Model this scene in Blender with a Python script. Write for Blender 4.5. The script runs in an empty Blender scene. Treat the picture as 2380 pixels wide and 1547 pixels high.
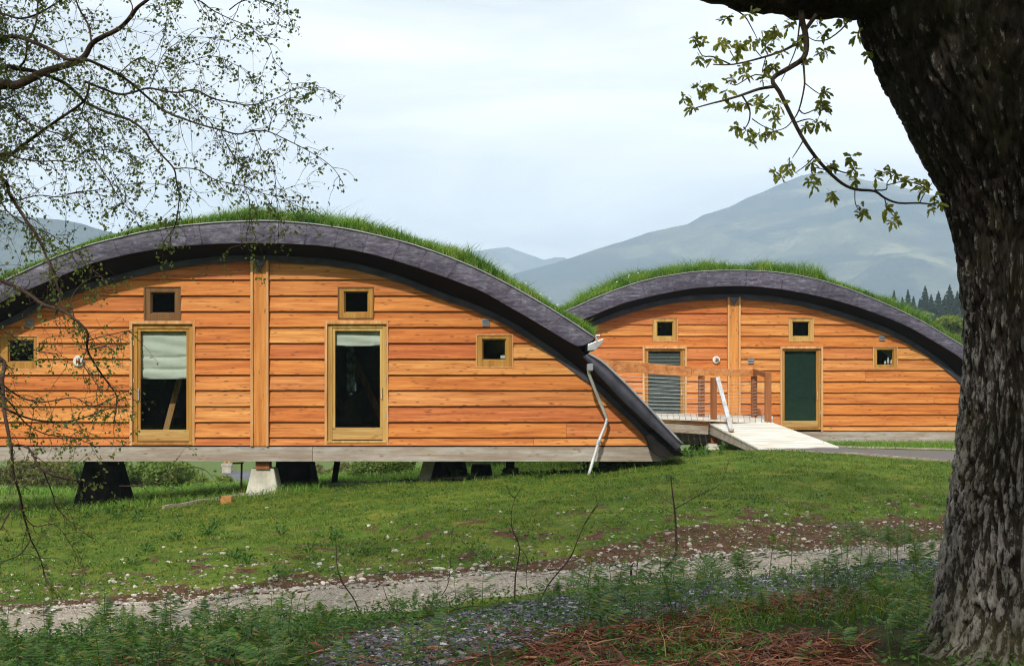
import bpy, math, random
import numpy as np
from mathutils import Vector, Matrix, noise as mnoise

# ------------------------------------------------------------------ camera, sky, sun, exposure
SC = bpy.context.scene
COL = SC.collection
F, CX, HY, EZ = 3305.0, 1190.0, 922.0, 1.6      # focal length / principal column / horizon row (2380 x 1547 photo units), eye height

cam_d = bpy.data.cameras.new('camera')
cam_d.sensor_width = 36.0; cam_d.lens = 50.0
cam_d.shift_y = (HY - 1547 / 2) / 2380.0
cam_d.clip_start = 0.1; cam_d.clip_end = 30000
cam = bpy.data.objects.new('camera', cam_d); COL.objects.link(cam)
cam.location = (0, 0, EZ); cam.rotation_euler = (math.radians(90), 0, 0)
SC.camera = cam

SUN_EL, SUN_AZ = math.radians(38), math.radians(14)          # behind the camera, a little to its left
world = bpy.data.worlds.new('World'); SC.world = world; world.use_nodes = True
wn = world.node_tree; wn.nodes.clear()
def wnode(t, **k):
    n = wn.nodes.new(t)
    for a, v in k.items(): setattr(n, a, v)
    return n
sky = wnode('ShaderNodeTexSky', sky_type='NISHITA', sun_disc=False)
sky.sun_elevation = SUN_EL; sky.sun_rotation = math.pi + SUN_AZ
sky.air_density = 1.3; sky.dust_density = 2.0
tc = wnode('ShaderNodeTexCoord')
mp = wnode('ShaderNodeMapping'); mp.inputs['Scale'].default_value = (1.5, 1.5, 8.0); mp.inputs['Location'].default_value = (0.3, 0.0, 0.4)
mp.inputs['Rotation'].default_value = (0.0, 0.09, 0.0)
n1 = wnode('ShaderNodeTexNoise'); n1.inputs['Scale'].default_value = 1.6; n1.inputs['Detail'].default_value = 7; n1.inputs['Roughness'].default_value = 0.52
n1.inputs['Distortion'].default_value = 0.4
rp = wnode('ShaderNodeValToRGB')
rp.color_ramp.elements[0].position = 0.37; rp.color_ramp.elements[0].color = (11.2, 11.6, 11.7, 1)
rp.color_ramp.elements[1].position = 0.63; rp.color_ramp.elements[1].color = (19.6, 19.2, 18.5, 1)
mx = wnode('ShaderNodeMix', data_type='RGBA'); mx.inputs[0].default_value = 0.92
bg = wnode('ShaderNodeBackground'); bg.inputs['Strength'].default_value = 0.1
wo = wnode('ShaderNodeOutputWorld')
wn.links.new(tc.outputs['Generated'], mp.inputs['Vector']); wn.links.new(mp.outputs[0], n1.inputs['Vector'])
wn.links.new(n1.outputs['Fac'], rp.inputs['Fac']); wn.links.new(sky.outputs[0], mx.inputs[6]); wn.links.new(rp.outputs[0], mx.inputs[7])
wn.links.new(mx.outputs[2], bg.inputs['Color']); wn.links.new(bg.outputs[0], wo.inputs['Surface'])

sun_d = bpy.data.lights.new('sun', 'SUN'); sun_d.energy = 4.4; sun_d.angle = math.radians(1.5); sun_d.color = (1.0, 0.95, 0.86)
sun = bpy.data.objects.new('sun', sun_d); COL.objects.link(sun)
sdir = Vector((-math.sin(SUN_AZ) * math.cos(SUN_EL), -math.cos(SUN_AZ) * math.cos(SUN_EL), math.sin(SUN_EL)))
sun.rotation_euler = sdir.to_track_quat('Z', 'Y').to_euler(); sun.location = (0, -20, 30)

vs = SC.view_settings
vs.view_transform = 'Standard'; vs.look = 'None'; vs.gamma = 1.0; vs.exposure = -0.12; vs.use_curve_mapping = False
SC.cycles.max_bounces = 8; SC.cycles.transparent_max_bounces = 16; SC.cycles.volume_bounces = 1
SC.cycles.use_denoising = True; SC.cycles.denoising_prefilter = 'NONE'; SC.cycles.use_adaptive_sampling = False
SC.cycles.caustics_reflective = False; SC.cycles.caustics_refractive = False; SC.cycles.sample_clamp_indirect = 3.0; SC.cycles.filter_width = 1.15

random.seed(7)
RNG = np.random.default_rng(11)

# ------------------------------------------------------------------ helpers
def P(px, py, d):
    """the point at depth d seen at photo position (px, py)"""
    return Vector(((px - CX) / F * d, d, EZ + (HY - py) / F * d))
ORG = {}
def link(o, parent=None):
    COL.objects.link(o)
    if parent is not None: o.parent = parent
    return o
def tag(o, label, cat, group=None, kind=None):
    o['label'] = label; o['category'] = cat
    if group: o['group'] = group
    if kind: o['kind'] = kind
    return o
def thing(name, label, cat, loc=(0, 0, 0), group=None):
    o = bpy.data.objects.new(name, None); o.empty_display_size = 0.3
    link(o); o.location = loc; ORG[o] = Vector(loc)
    return tag(o, label, cat, group)
class MB:
    def __init__(s): s.v = []; s.f = []
    def add(s, vs, fs):
        n = len(s.v); s.v += [tuple(v) for v in vs]; s.f += [tuple(i + n for i in f) for f in fs]; return s
    def box(s, x0, x1, y0, y1, z0, z1):
        v = [(x0,y0,z0),(x1,y0,z0),(x1,y1,z0),(x0,y1,z0),(x0,y0,z1),(x1,y0,z1),(x1,y1,z1),(x0,y1,z1)]
        return s.add(v, [(0,3,2,1),(4,5,6,7),(0,1,5,4),(1,2,6,5),(2,3,7,6),(3,0,4,7)])
    def bar(s, a, b, w, h, up=(0, 0, 1)):
        """box from a to b, w wide (sideways) and h high (along up)"""
        a = Vector(a); b = Vector(b); d = (b - a).normalized(); up = Vector(up)
        if abs(d.dot(up)) > 0.98: up = Vector((0, 1, 0))
        sd = d.cross(up).normalized() * (w / 2); u = sd.cross(d).normalized() * (h / 2)
        v = [a - sd - u, a + sd - u, a + sd + u, a - sd + u, b - sd - u, b + sd - u, b + sd + u, b - sd + u]
        return s.add(v, [(0,1,2,3),(7,6,5,4),(0,4,5,1),(1,5,6,2),(2,6,7,3),(3,7,4,0)])
    def tube(s, pts, rad, n=6, cap=True):
        pts = [Vector(p) for p in pts]; k = len(pts); base = len(s.v); ref = None
        for i, p in enumerate(pts):
            t = (pts[min(i + 1, k - 1)] - pts[max(i - 1, 0)])
            t = t.normalized() if t.length > 1e-9 else Vector((0, 0, 1))
            if ref is None: ref = t.orthogonal().normalized()
            u = (ref - t * ref.dot(t)); u = u.normalized() if u.length > 1e-6 else t.orthogonal().normalized()
            ref = u; w = t.cross(u); r = rad[i] if hasattr(rad, '__len__') else rad
            for j in range(n):
                a = 2 * math.pi * j / n
                s.v.append(tuple(p + (u * math.cos(a) + w * math.sin(a)) * r))
        for i in range(k - 1):
            for j in range(n):
                s.f.append((base + i*n + j, base + i*n + (j+1) % n, base + (i+1)*n + (j+1) % n, base + (i+1)*n + j))
        if cap:
            s.f.append(tuple(base + j for j in reversed(range(n)))); s.f.append(tuple(base + (k-1)*n + j for j in range(n)))
        return s
    def lathe(s, c, prof, n=16, axis='z'):
        """prof = [(radius, height)]; axis 'y' turns about -Y (towards the camera)"""
        base = len(s.v); c = Vector(c)
        for r, h in prof:
            for j in range(n):
                a = 2 * math.pi * j / n
                q = Vector((r*math.cos(a), r*math.sin(a), h)) if axis == 'z' else Vector((r*math.cos(a), -h, r*math.sin(a)))
                s.v.append(tuple(c + q))
        for i in range(len(prof) - 1):
            for j in range(n):
                s.f.append((base+i*n+j, base+i*n+(j+1) % n, base+(i+1)*n+(j+1) % n, base+(i+1)*n+j))
        s.f.append(tuple(base + j for j in reversed(range(n)))); s.f.append(tuple(base + (len(prof)-1)*n + j for j in range(n)))
        return s
    def prism(s, poly, y0, y1):
        """(x, z) polygon extruded from y0 to y1"""
        n = len(poly); v = [(x, y0, z) for x, z in poly] + [(x, y1, z) for x, z in poly]
        return s.add(v, [tuple(range(n)), tuple(reversed(range(n, 2*n)))] + [(i, i + n, (i+1) % n + n, (i+1) % n) for i in range(n)])
    def build(s, name, mat, parent=None, smooth=False, bevel=0):
        og = ORG.get(parent, Vector((0, 0, 0)))
        me = bpy.data.meshes.new(name)
        me.from_pydata([(a - og.x, b - og.y, c - og.z) for a, b, c in s.v], [], s.f)
        me.materials.append(mat); me.update()
        if smooth: me.polygons.foreach_set('use_smooth', [True] * len(me.polygons))
        o = link(bpy.data.objects.new(name, me), parent); ORG[o] = og.copy()
        if bevel:
            m = o.modifiers.new('bevel', 'BEVEL'); m.width = bevel; m.segments = 2; m.limit_method = 'ANGLE'
        return o
def np_obj(name, V, Fc, mat, parent=None, smooth=False, kind=None):
    V = np.asarray(V, dtype=np.float64); Fc = np.asarray(Fc, dtype=np.int32)
    og = ORG.get(parent, Vector((0, 0, 0))); V = V - np.array(og)
    me = bpy.data.meshes.new(name); n, k = Fc.shape
    me.vertices.add(len(V)); me.vertices.foreach_set('co', V.ravel())
    me.loops.add(n * k); me.loops.foreach_set('vertex_index', Fc.ravel())
    me.polygons.add(n); me.polygons.foreach_set('loop_start', np.arange(n, dtype=np.int32) * k)
    me.polygons.foreach_set('use_smooth', np.full(n, smooth))
    me.materials.append(mat); me.update(calc_edges=True)
    o = link(bpy.data.objects.new(name, me), parent); ORG[o] = og.copy()
    if kind: o['kind'] = kind
    return o
def catmull(pts, per=4):
    pts = [Vector(p) for p in pts]
    if len(pts) < 3: return pts
    out = []
    for i in range(len(pts) - 1):
        p0, p1, p2, p3 = pts[max(i-1, 0)], pts[i], pts[i+1], pts[min(i+2, len(pts)-1)]
        for k in range(per):
            t = k / per
            out.append(0.5 * ((2*p1) + (p2 - p0)*t + (2*p0 - 5*p1 + 4*p2 - p3)*t*t + (3*p1 - p0 - 3*p2 + p3)*t*t*t))
    out.append(pts[-1]); return out

# value noise on numpy arrays
_LAT = np.random.default_rng(5).random((64, 64))
def vnoise(x, y, s=1.0):
    x = np.asarray(x) * s; y = np.asarray(y) * s
    xi = np.floor(x).astype(int); yi = np.floor(y).astype(int); fx = x - xi; fy = y - yi
    fx = fx*fx*(3 - 2*fx); fy = fy*fy*(3 - 2*fy)
    g = lambda a, b: _LAT[a % 64, b % 64]
    return (g(xi, yi)*(1-fx) + g(xi+1, yi)*fx)*(1-fy) + (g(xi, yi+1)*(1-fx) + g(xi+1, yi+1)*fx)*fy
def fbm(x, y, s=1.0, o=4):
    t = 0; a = 0.5; n = 0
    for k in range(o):
        t = t + a * vnoise(np.asarray(x) + 13.7*k, np.asarray(y) - 7.3*k, s); n += a; a *= 0.5; s *= 2.03
    return t / n
def sstep(a, b, x):
    t = np.clip((np.asarray(x, dtype=float) - a) / (b - a), 0, 1); return t*t*(3 - 2*t)

# ------------------------------------------------------------------ materials
def mat(name, build):
    m = bpy.data.materials.new(name); m.use_nodes = True
    nt = m.node_tree; nt.nodes.clear(); out = nt.nodes.new('ShaderNodeOutputMaterial')
    class N: pass
    h = N(); h.nt = nt; h.out = out
    def node(t, ins=None, **k):
        n = nt.nodes.new(t)
        for a, v in k.items(): setattr(n, a, v)
        for a, v in (ins or {}).items():
            sock = n.inputs[a]
            if isinstance(v, bpy.types.NodeSocket): nt.links.new(v, sock)
            else: sock.default_value = v
        return n
    def ramp(fac, stops, interp='LINEAR'):
        r = nt.nodes.new('ShaderNodeValToRGB'); r.color_ramp.interpolation = interp
        e = r.color_ramp.elements
        while len(e) < len(stops): e.new(0.5)
        for q, (p, c) in zip(e, stops): q.position = p; q.color = (*c, 1) if len(c) == 3 else c
        nt.links.new(fac, r.inputs['Fac']); return r.outputs['Color']
    def noise(vec, scale, detail=4, rough=0.55, dist=0.0):
        n = node('ShaderNodeTexNoise', {'Scale': scale, 'Detail': detail, 'Roughness': rough, 'Distortion': dist})
        if vec is not None: nt.links.new(vec, n.inputs['Vector'])
        return n.outputs['Fac']
    def mapping(vec, scale=(1, 1, 1), rot=(0, 0, 0)):
        return node('ShaderNodeMapping', {'Vector': vec, 'Scale': scale, 'Rotation': rot}).outputs[0]
    def mix(fac, a, b, mode='MIX'):
        n = node('ShaderNodeMix', data_type='RGBA', blend_type=mode)
        for s, v in ((n.inputs[0], fac), (n.inputs[6], a), (n.inputs[7], b)):
            if isinstance(v, bpy.types.NodeSocket): nt.links.new(v, s)
            elif isinstance(v, tuple): s.default_value = (*v, 1) if len(v) == 3 else v
            else: s.default_value = v
        return n.outputs[2]
    def math_(op, a, b=None, c=None):
        n = node('ShaderNodeMath', operation=op)
        for i, v in enumerate((a, b, c)):
            if v is None: continue
            if isinstance(v, bpy.types.NodeSocket): nt.links.new(v, n.inputs[i])
            else: n.inputs[i].default_value = v
        return n.outputs[0]
    def bump(height, strength=0.3, dist=0.02):
        return node('ShaderNodeBump', {'Height': height, 'Strength': strength, 'Distance': dist}).outputs[0]
    def bsdf(color, rough=0.7, normal=None, spec=0.3, metal=0.0):
        b = node('ShaderNodeBsdfPrincipled')
        for k, v in (('Base Color', color), ('Roughness', rough), ('Normal', normal), ('Specular IOR Level', spec), ('Metallic', metal)):
            if v is None: continue
            if isinstance(v, bpy.types.NodeSocket): nt.links.new(v, b.inputs[k])
            elif isinstance(v, tuple): b.inputs[k].default_value = (*v, 1)
            else: b.inputs[k].default_value = v
        return b.outputs[0]
    def coord(which='Object'): return node('ShaderNodeTexCoord').outputs[which]
    def rand(): return node('ShaderNodeObjectInfo').outputs['Random']
    def island(): return node('ShaderNodeNewGeometry').outputs['Random Per Island']
    def surf(s): nt.links.new(s, out.inputs['Surface'])
    for fn in (node, ramp, noise, mapping, mix, math_, bump, bsdf, coord, rand, island, surf): setattr(h, fn.__name__.rstrip('_') if fn is not math_ else 'math', fn)
    build(h); return m

def wood(name, stops, along='x', grain=0.55, knots=True, rough=0.62, spec=0.25, weather=None):
    def b(h):
        r = h.rand(); c = h.coord()
        off = h.node('ShaderNodeCombineXYZ', {0: h.math('MULTIPLY', r, 37.0), 1: h.math('MULTIPLY', r, 91.0), 2: h.math('MULTIPLY', r, 53.0)}).outputs[0]
        v = h.node('ShaderNodeVectorMath', {0: c, 1: off}, operation='ADD').outputs[0]
        sc = {'x': (0.7, 14, 14), 'z': (14, 14, 0.7), 'y': (14, 0.7, 14)}[along]
        sk = {'x': (2.2, 8, 8), 'z': (8, 8, 2.2), 'y': (8, 2.2, 8)}[along]
        base = h.ramp(r, stops)
        g = h.noise(h.mapping(v, sc), 2.2, 6, 0.65, 0.6)
        gl = h.ramp(g, [(0.30, (0.50, 0.36, 0.24)), (0.44, (0.88, 0.82, 0.74)), (0.54, (1, 1, 1)), (0.70, (1.22, 1.45, 1.75))])
        col = h.mix(grain, base, gl, 'MULTIPLY')
        big = h.noise(h.mapping(v, tuple(q * 0.22 for q in sc)), 3.0, 3)
        col = h.mix(0.75, col, h.ramp(big, [(0.3, (0.66, 0.48, 0.36)), (0.5, (1, 1, 1)), (0.7, (1.2, 1.42, 1.65))]), 'MULTIPLY')
        if knots:
            vo = h.node('ShaderNodeTexVoronoi', {'Vector': h.mapping(v, sk), 'Scale': 1.0})
            col = h.mix(h.ramp(vo.outputs['Distance'], [(0.03, (0.9, 0.9, 0.9)), (0.12, (0, 0, 0))]), col, (0.17, 0.052, 0.014))
            v2 = h.node('ShaderNodeTexVoronoi', {'Vector': h.mapping(v, tuple(q * 2.1 for q in sk)), 'Scale': 1.0})
            gate = h.ramp(h.noise(h.mapping(v, sk), 0.8, 3), [(0.42, (0, 0, 0)), (0.54, (1, 1, 1))])
            col = h.mix(h.math('MULTIPLY', h.ramp(v2.outputs['Distance'], [(0.07, (0.9, 0.9, 0.9)), (0.27, (0, 0, 0))]), gate), col, (0.15, 0.042, 0.010))
        if weather:
            wv = h.noise(h.mapping(v, (1.2, 3, 5)), 1.5, 6, 0.7)
            col = h.mix(h.ramp(wv, [(0.35, (0, 0, 0)), (0.75, (1, 1, 1))]), col, weather)
        h.surf(h.bsdf(col, rough, h.bump(g, 0.35, 0.006), spec))
    return mat(name, b)
M = {}
LARCH = [(0.0, (0.60, 0.200, 0.036)), (0.25, (0.55, 0.158, 0.028)), (0.42, (0.64, 0.262, 0.062)), (0.6, (0.60, 0.200, 0.040)), (0.75, (0.64, 0.275, 0.070)), (0.88, (0.55, 0.165, 0.042)), (1.0, (0.49, 0.118, 0.022))]
M['larch'] = wood('larch', LARCH, grain=0.85)
M['larch_post'] = wood('larch_post', [(0, (0.64, 0.26, 0.06)), (1, (0.60, 0.22, 0.05))], 'z')
M['batten'] = wood('batten', [(0, (0.66, 0.36, 0.15)), (1, (0.62, 0.31, 0.12))], 'z', knots=False)
M['oak_frame'] = wood('oak_frame', [(0, (0.46, 0.235, 0.05)), (1, (0.42, 0.20, 0.04))], 'z', 0.4, knots=False, rough=0.45)
M['pale_frame'] = wood('pale_frame', [(0, (0.54, 0.33, 0.10)), (1, (0.52, 0.29, 0.075))], 'z', 0.4, knots=False, rough=0.45)
M['dark_frame'] = wood('dark_frame', [(0, (0.20, 0.095, 0.03)), (1, (0.18, 0.085, 0.028))], 'z', 0.4, knots=False, rough=0.5)
M['rail_frame'] = wood('rail_frame', [(0, (0.50, 0.30, 0.10)), (1, (0.46, 0.27, 0.09))], 'x', 0.6, rough=0.5)
M['grey_timber'] = wood('grey_timber', [(0, (0.46, 0.40, 0.34)), (1, (0.40, 0.345, 0.29))], 'x', 0.6, knots=True, rough=0.85, weather=(0.27, 0.21, 0.165))
M['deck'] = wood('deck', [(0, (0.74, 0.72, 0.64)), (1, (0.64, 0.61, 0.54))], 'x', 0.45, knots=False, rough=0.85, weather=(0.56, 0.53, 0.46))
M['red_timber'] = wood('red_timber', [(0, (0.30, 0.105, 0.035)), (1, (0.24, 0.08, 0.026))], 'z', 0.6, rough=0.6)
M['rail_timber'] = wood('rail_timber', [(0, (0.60, 0.24, 0.08)), (1, (0.50, 0.18, 0.055))], 'x', 0.6, rough=0.55)
M['silver_timber'] = wood('silver_timber', [(0, (0.50, 0.49, 0.48)), (1, (0.46, 0.45, 0.44))], 'z', 0.4, knots=False, rough=0.8)
M['brace'] = wood('brace', [(0, (0.55, 0.30, 0.12)), (1, (0.5, 0.27, 0.1))], 'z', 0.4, rough=0.5)

def lead(h):
    r = h.rand(); c = h.coord()
    n = h.noise(h.mapping(c, (1.3, 1.3, 5.5)), 2.6, 9, 0.74, 1.2)
    col = h.ramp(n, [(0.30, (0.024, 0.018, 0.032)), (0.46, (0.060, 0.050, 0.080)), (0.57, (0.112, 0.102, 0.140)), (0.70, (0.28, 0.28, 0.31))])
    col = h.mix(1.0, col, h.ramp(r, [(0, (0.80, 0.78, 0.80)), (0.5, (1.0, 1.0, 1.0)), (1, (1.18, 1.16, 1.16))]), 'MULTIPLY')
    st = h.noise(h.mapping(c, (9, 9, 0.8)), 2.0, 4)
    col = h.mix(0.5, col, h.ramp(st, [(0.35, (0.75, 0.74, 0.76)), (0.65, (1.15, 1.15, 1.15))]), 'MULTIPLY')
    h.surf(h.bsdf(col, 0.52, h.bump(h.noise(c, 5.0, 5, 0.6), 0.55, 0.03), 0.45))
M['lead'] = mat('lead', lead)
def lead_dark(h):
    n = h.noise(h.coord(), 3.0, 6, 0.6)
    h.surf(h.bsdf(h.ramp(n, [(0.35, (0.028, 0.026, 0.040)), (0.7, (0.07, 0.068, 0.092))]), 0.55, h.bump(n, 0.4, 0.02), 0.4))
M['lead_dark'] = mat('lead_dark', lead_dark)
def flat(name, col, rough=0.7, spec=0.3, metal=0.0, var=0.25, scale=6.0, bmp=0.2):
    def b(h):
        n = h.noise(h.coord(), scale, 6, 0.6)
        lo = tuple(c * (1 - var) for c in col); hi = tuple(min(1, c * (1 + var)) for c in col)
        h.surf(h.bsdf(h.ramp(n, [(0.3, lo), (0.7, hi)]), rough, h.bump(n, bmp, 0.01), spec, metal))
    return mat(name, b)
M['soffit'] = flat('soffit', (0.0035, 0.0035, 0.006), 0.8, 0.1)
M['edge_metal'] = flat('edge_metal', (0.28, 0.28, 0.30), 0.5, 0.4, 0.2)
M['zinc'] = flat('zinc', (0.62, 0.63, 0.66), 0.35, 0.5, 0.5)
M['pipe'] = flat('pipe', (0.66, 0.66, 0.66), 0.35, 0.5, 0.25)
M['vent'] = flat('vent', (0.25, 0.26, 0.28), 0.5, 0.4)
M['white'] = flat('white', (0.80, 0.80, 0.77), 0.5, 0.4, 0, 0.05)
M['brass'] = flat('brass', (0.22, 0.13, 0.05), 0.4, 0.5, 0.5)
M['blind'] = flat('blind', (0.80, 0.86, 0.76), 0.9, 0.1, 0, 0.06, 4, 0.3)
M['green_blind'] = flat('green_blind', (0.030, 0.070, 0.052), 0.9, 0.1, 0, 0.2)
M['grey_blind'] = flat('grey_blind', (0.26, 0.30, 0.29), 0.8, 0.2, 0, 0.1)
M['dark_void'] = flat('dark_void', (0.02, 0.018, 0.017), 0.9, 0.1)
M['rust'] = flat('rust', (0.27, 0.135, 0.05), 0.8, 0.2)
M['orange_wood'] = flat('orange_wood', (0.40, 0.19, 0.06), 0.7, 0.2)
M['shaded_pier'] = flat('shaded_pier', (0.024, 0.022, 0.020), 0.9, 0.1, 0, 0.7, 4, 0.8)  # shade under the lodge put into the concrete colour as a near-black tone
def concrete(h):
    c = h.coord(); n = h.noise(c, 3.5, 8, 0.65); st = h.noise(h.mapping(c, (5, 5, 0.7)), 2.0, 5)
    col = h.ramp(n, [(0.3, (0.40, 0.37, 0.30)), (0.7, (0.66, 0.63, 0.53))])
    col = h.mix(0.6, col, h.ramp(st, [(0.3, (0.68, 0.66, 0.62)), (0.6, (1.08, 1.07, 1.05))]), 'MULTIPLY')
    h.surf(h.bsdf(col, 0.85, h.bump(n, 0.4, 0.02), 0.2))
M['concrete'] = mat('concrete', concrete)
def glass(h):
    fr = h.node('ShaderNodeFresnel', {'IOR': 1.45}).outputs[0]
    gl = h.node('ShaderNodeBsdfGlossy', {'Color': (0.9, 0.95, 0.95, 1), 'Roughness': 0.015}).outputs[0]
    tr = h.node('ShaderNodeBsdfTransparent', {'Color': (0.93, 0.95, 0.94, 1)}).outputs[0]
    h.surf(h.node('ShaderNodeMixShader', {0: fr, 1: tr, 2: gl}).outputs[0])
M['glass'] = mat('glass', glass)

def leafy(name, stops, trans=0.35, rough=0.55, spec=0.3, patch=None):
    def b(h):
        col = h.ramp(h.island(), stops)
        if patch:
            pos = h.node('ShaderNodeNewGeometry').outputs['Position']; pn = h.noise(pos, patch, 5, 0.65)
            col = h.mix(1.0, col, h.ramp(pn, [(0.34, (0.36, 0.50, 0.5)), (0.47, (0.86, 0.95, 0.9)), (0.56, (1.12, 1.08, 1.0)), (0.68, (1.45, 1.18, 1.15))]), 'MULTIPLY')
        p = h.bsdf(col, rough, None, spec)
        t = h.node('ShaderNodeBsdfTranslucent', {'Color': h.mix(1.0, col, (1.5, 1.5, 0.9), 'MULTIPLY')}).outputs[0]
        h.surf(h.node('ShaderNodeMixShader', {0: trans, 1: p, 2: t}).outputs[0])
    return mat(name, b)
M['birch_leaf'] = leafy('birch_leaf', [(0, (0.06, 0.10, 0.018)), (0.5, (0.11, 0.155, 0.03)), (1, (0.18, 0.20, 0.045))], 0.42)
M['oak_leaf'] = leafy('oak_leaf', [(0, (0.15, 0.19, 0.03)), (0.5, (0.24, 0.27, 0.05)), (1, (0.33, 0.32, 0.075))], 0.4)
M['turf'] = leafy('turf', [(0, (0.075, 0.17, 0.014)), (0.5, (0.125, 0.25, 0.024)), (0.85, (0.19, 0.31, 0.045)), (1, (0.36, 0.35, 0.13))], 0.3, patch=1.6)
M['lawn_blade'] = leafy('lawn_blade', [(0, (0.052, 0.122, 0.010)), (0.45, (0.098, 0.175, 0.017)), (0.8, (0.175, 0.228, 0.030)), (1, (0.28, 0.22, 0.065))], 0.3, patch=3.6)
M['fern'] = leafy('fern', [(0, (0.030, 0.092, 0.018)), (0.5, (0.062, 0.150, 0.026)), (0.88, (0.12, 0.21, 0.036)), (1, (0.30, 0.21, 0.055))], 0.35)
M['weed'] = leafy('weed', [(0, (0.025, 0.080, 0.010)), (0.6, (0.05, 0.125, 0.016)), (1, (0.09, 0.17, 0.03))], 0.3)
M['bush'] = leafy('bush', [(0, (0.06, 0.11, 0.018)), (0.5, (0.12, 0.19, 0.03)), (1, (0.21, 0.27, 0.05))], 0.3)
M['bush_brown'] = leafy('bush_brown', [(0, (0.075, 0.075, 0.028)), (0.5, (0.13, 0.14, 0.04)), (1, (0.22, 0.21, 0.065))], 0.3)
M['conifer'] = leafy('conifer', [(0, (0.012, 0.030, 0.016)), (1, (0.030, 0.058, 0.028))], 0.1)
M['broadleaf'] = leafy('broadleaf', [(0, (0.075, 0.12, 0.014)), (0.5, (0.14, 0.19, 0.024)), (1, (0.22, 0.25, 0.045))], 0.3)
M['dead'] = leafy('dead', [(0, (0.055, 0.017, 0.009)), (0.5, (0.14, 0.042, 0.020)), (0.88, (0.24, 0.085, 0.04)), (1, (0.42, 0.24, 0.12))], 0.15)
M['flower'] = flat('flower', (0.8, 0.8, 0.78), 0.7, 0.2, 0, 0.05)
def stonemat(name, stops):
    def b(h):
        n = h.noise(h.coord(), 14.0, 6, 0.6)
        col = h.mix(0.6, h.ramp(h.math('FRACT', h.math('ADD', h.island(), h.rand())), stops), h.ramp(n, [(0.3, (0.6, 0.58, 0.55)), (0.7, (1.2, 1.2, 1.2))]), 'MULTIPLY')
        h.surf(h.bsdf(col, 0.85, h.bump(n, 0.4, 0.01), 0.2))
    return mat(name, b)
M['stone'] = stonemat('stone', [(0, (0.40, 0.35, 0.28)), (0.5, (0.58, 0.53, 0.44)), (1, (0.74, 0.71, 0.64))])
M['pebble'] = stonemat('pebble', [(0, (0.13, 0.085, 0.06)), (0.4, (0.26, 0.21, 0.16)), (0.75, (0.40, 0.36, 0.30)), (1, (0.62, 0.58, 0.50))])
M['track_stone'] = stonemat('track_stone', [(0, (0.22, 0.185, 0.15)), (0.5, (0.40, 0.355, 0.30)), (0.85, (0.50, 0.465, 0.41)), (1, (0.62, 0.60, 0.56))])
M['slate_chip'] = stonemat('slate_chip', [(0, (0.035, 0.035, 0.042)), (0.5, (0.105, 0.105, 0.12)), (0.85, (0.22, 0.22, 0.24)), (1, (0.52, 0.52, 0.54))])
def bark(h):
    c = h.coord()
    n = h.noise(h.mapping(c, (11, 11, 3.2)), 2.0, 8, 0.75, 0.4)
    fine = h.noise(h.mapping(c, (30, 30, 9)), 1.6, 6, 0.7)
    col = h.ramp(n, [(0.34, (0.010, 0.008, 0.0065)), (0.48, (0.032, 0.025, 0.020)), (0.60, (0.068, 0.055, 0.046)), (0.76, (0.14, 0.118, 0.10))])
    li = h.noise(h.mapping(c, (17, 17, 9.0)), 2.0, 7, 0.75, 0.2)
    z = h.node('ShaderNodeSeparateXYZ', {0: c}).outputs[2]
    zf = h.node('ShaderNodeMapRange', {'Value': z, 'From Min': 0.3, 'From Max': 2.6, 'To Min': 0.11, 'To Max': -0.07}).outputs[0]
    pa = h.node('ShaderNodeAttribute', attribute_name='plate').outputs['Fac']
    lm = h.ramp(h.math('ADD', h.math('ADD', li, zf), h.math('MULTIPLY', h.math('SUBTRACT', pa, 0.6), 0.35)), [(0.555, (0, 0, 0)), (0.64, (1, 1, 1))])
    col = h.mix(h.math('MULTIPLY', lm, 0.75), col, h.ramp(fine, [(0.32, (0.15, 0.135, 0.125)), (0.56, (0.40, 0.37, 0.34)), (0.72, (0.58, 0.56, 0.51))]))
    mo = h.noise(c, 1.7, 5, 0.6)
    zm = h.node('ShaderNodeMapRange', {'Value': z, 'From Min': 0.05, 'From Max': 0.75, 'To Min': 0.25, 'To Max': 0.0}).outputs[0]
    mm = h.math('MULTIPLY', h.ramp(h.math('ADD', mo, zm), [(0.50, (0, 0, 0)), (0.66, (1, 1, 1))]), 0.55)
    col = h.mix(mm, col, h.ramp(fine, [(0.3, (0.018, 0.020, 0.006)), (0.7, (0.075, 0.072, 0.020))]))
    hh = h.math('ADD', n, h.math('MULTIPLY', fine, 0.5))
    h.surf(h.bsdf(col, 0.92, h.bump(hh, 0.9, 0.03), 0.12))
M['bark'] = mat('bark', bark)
M['twig'] = flat('twig', (0.055, 0.036, 0.026), 0.8, 0.15, 0, 0.4, 20)
M['branch'] = flat('branch', (0.060, 0.036, 0.027), 0.75, 0.2, 0, 0.45, 12)
M['oak_twig'] = flat('oak_twig', (0.085, 0.062, 0.043), 0.8, 0.15, 0, 0.4, 20)

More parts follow.
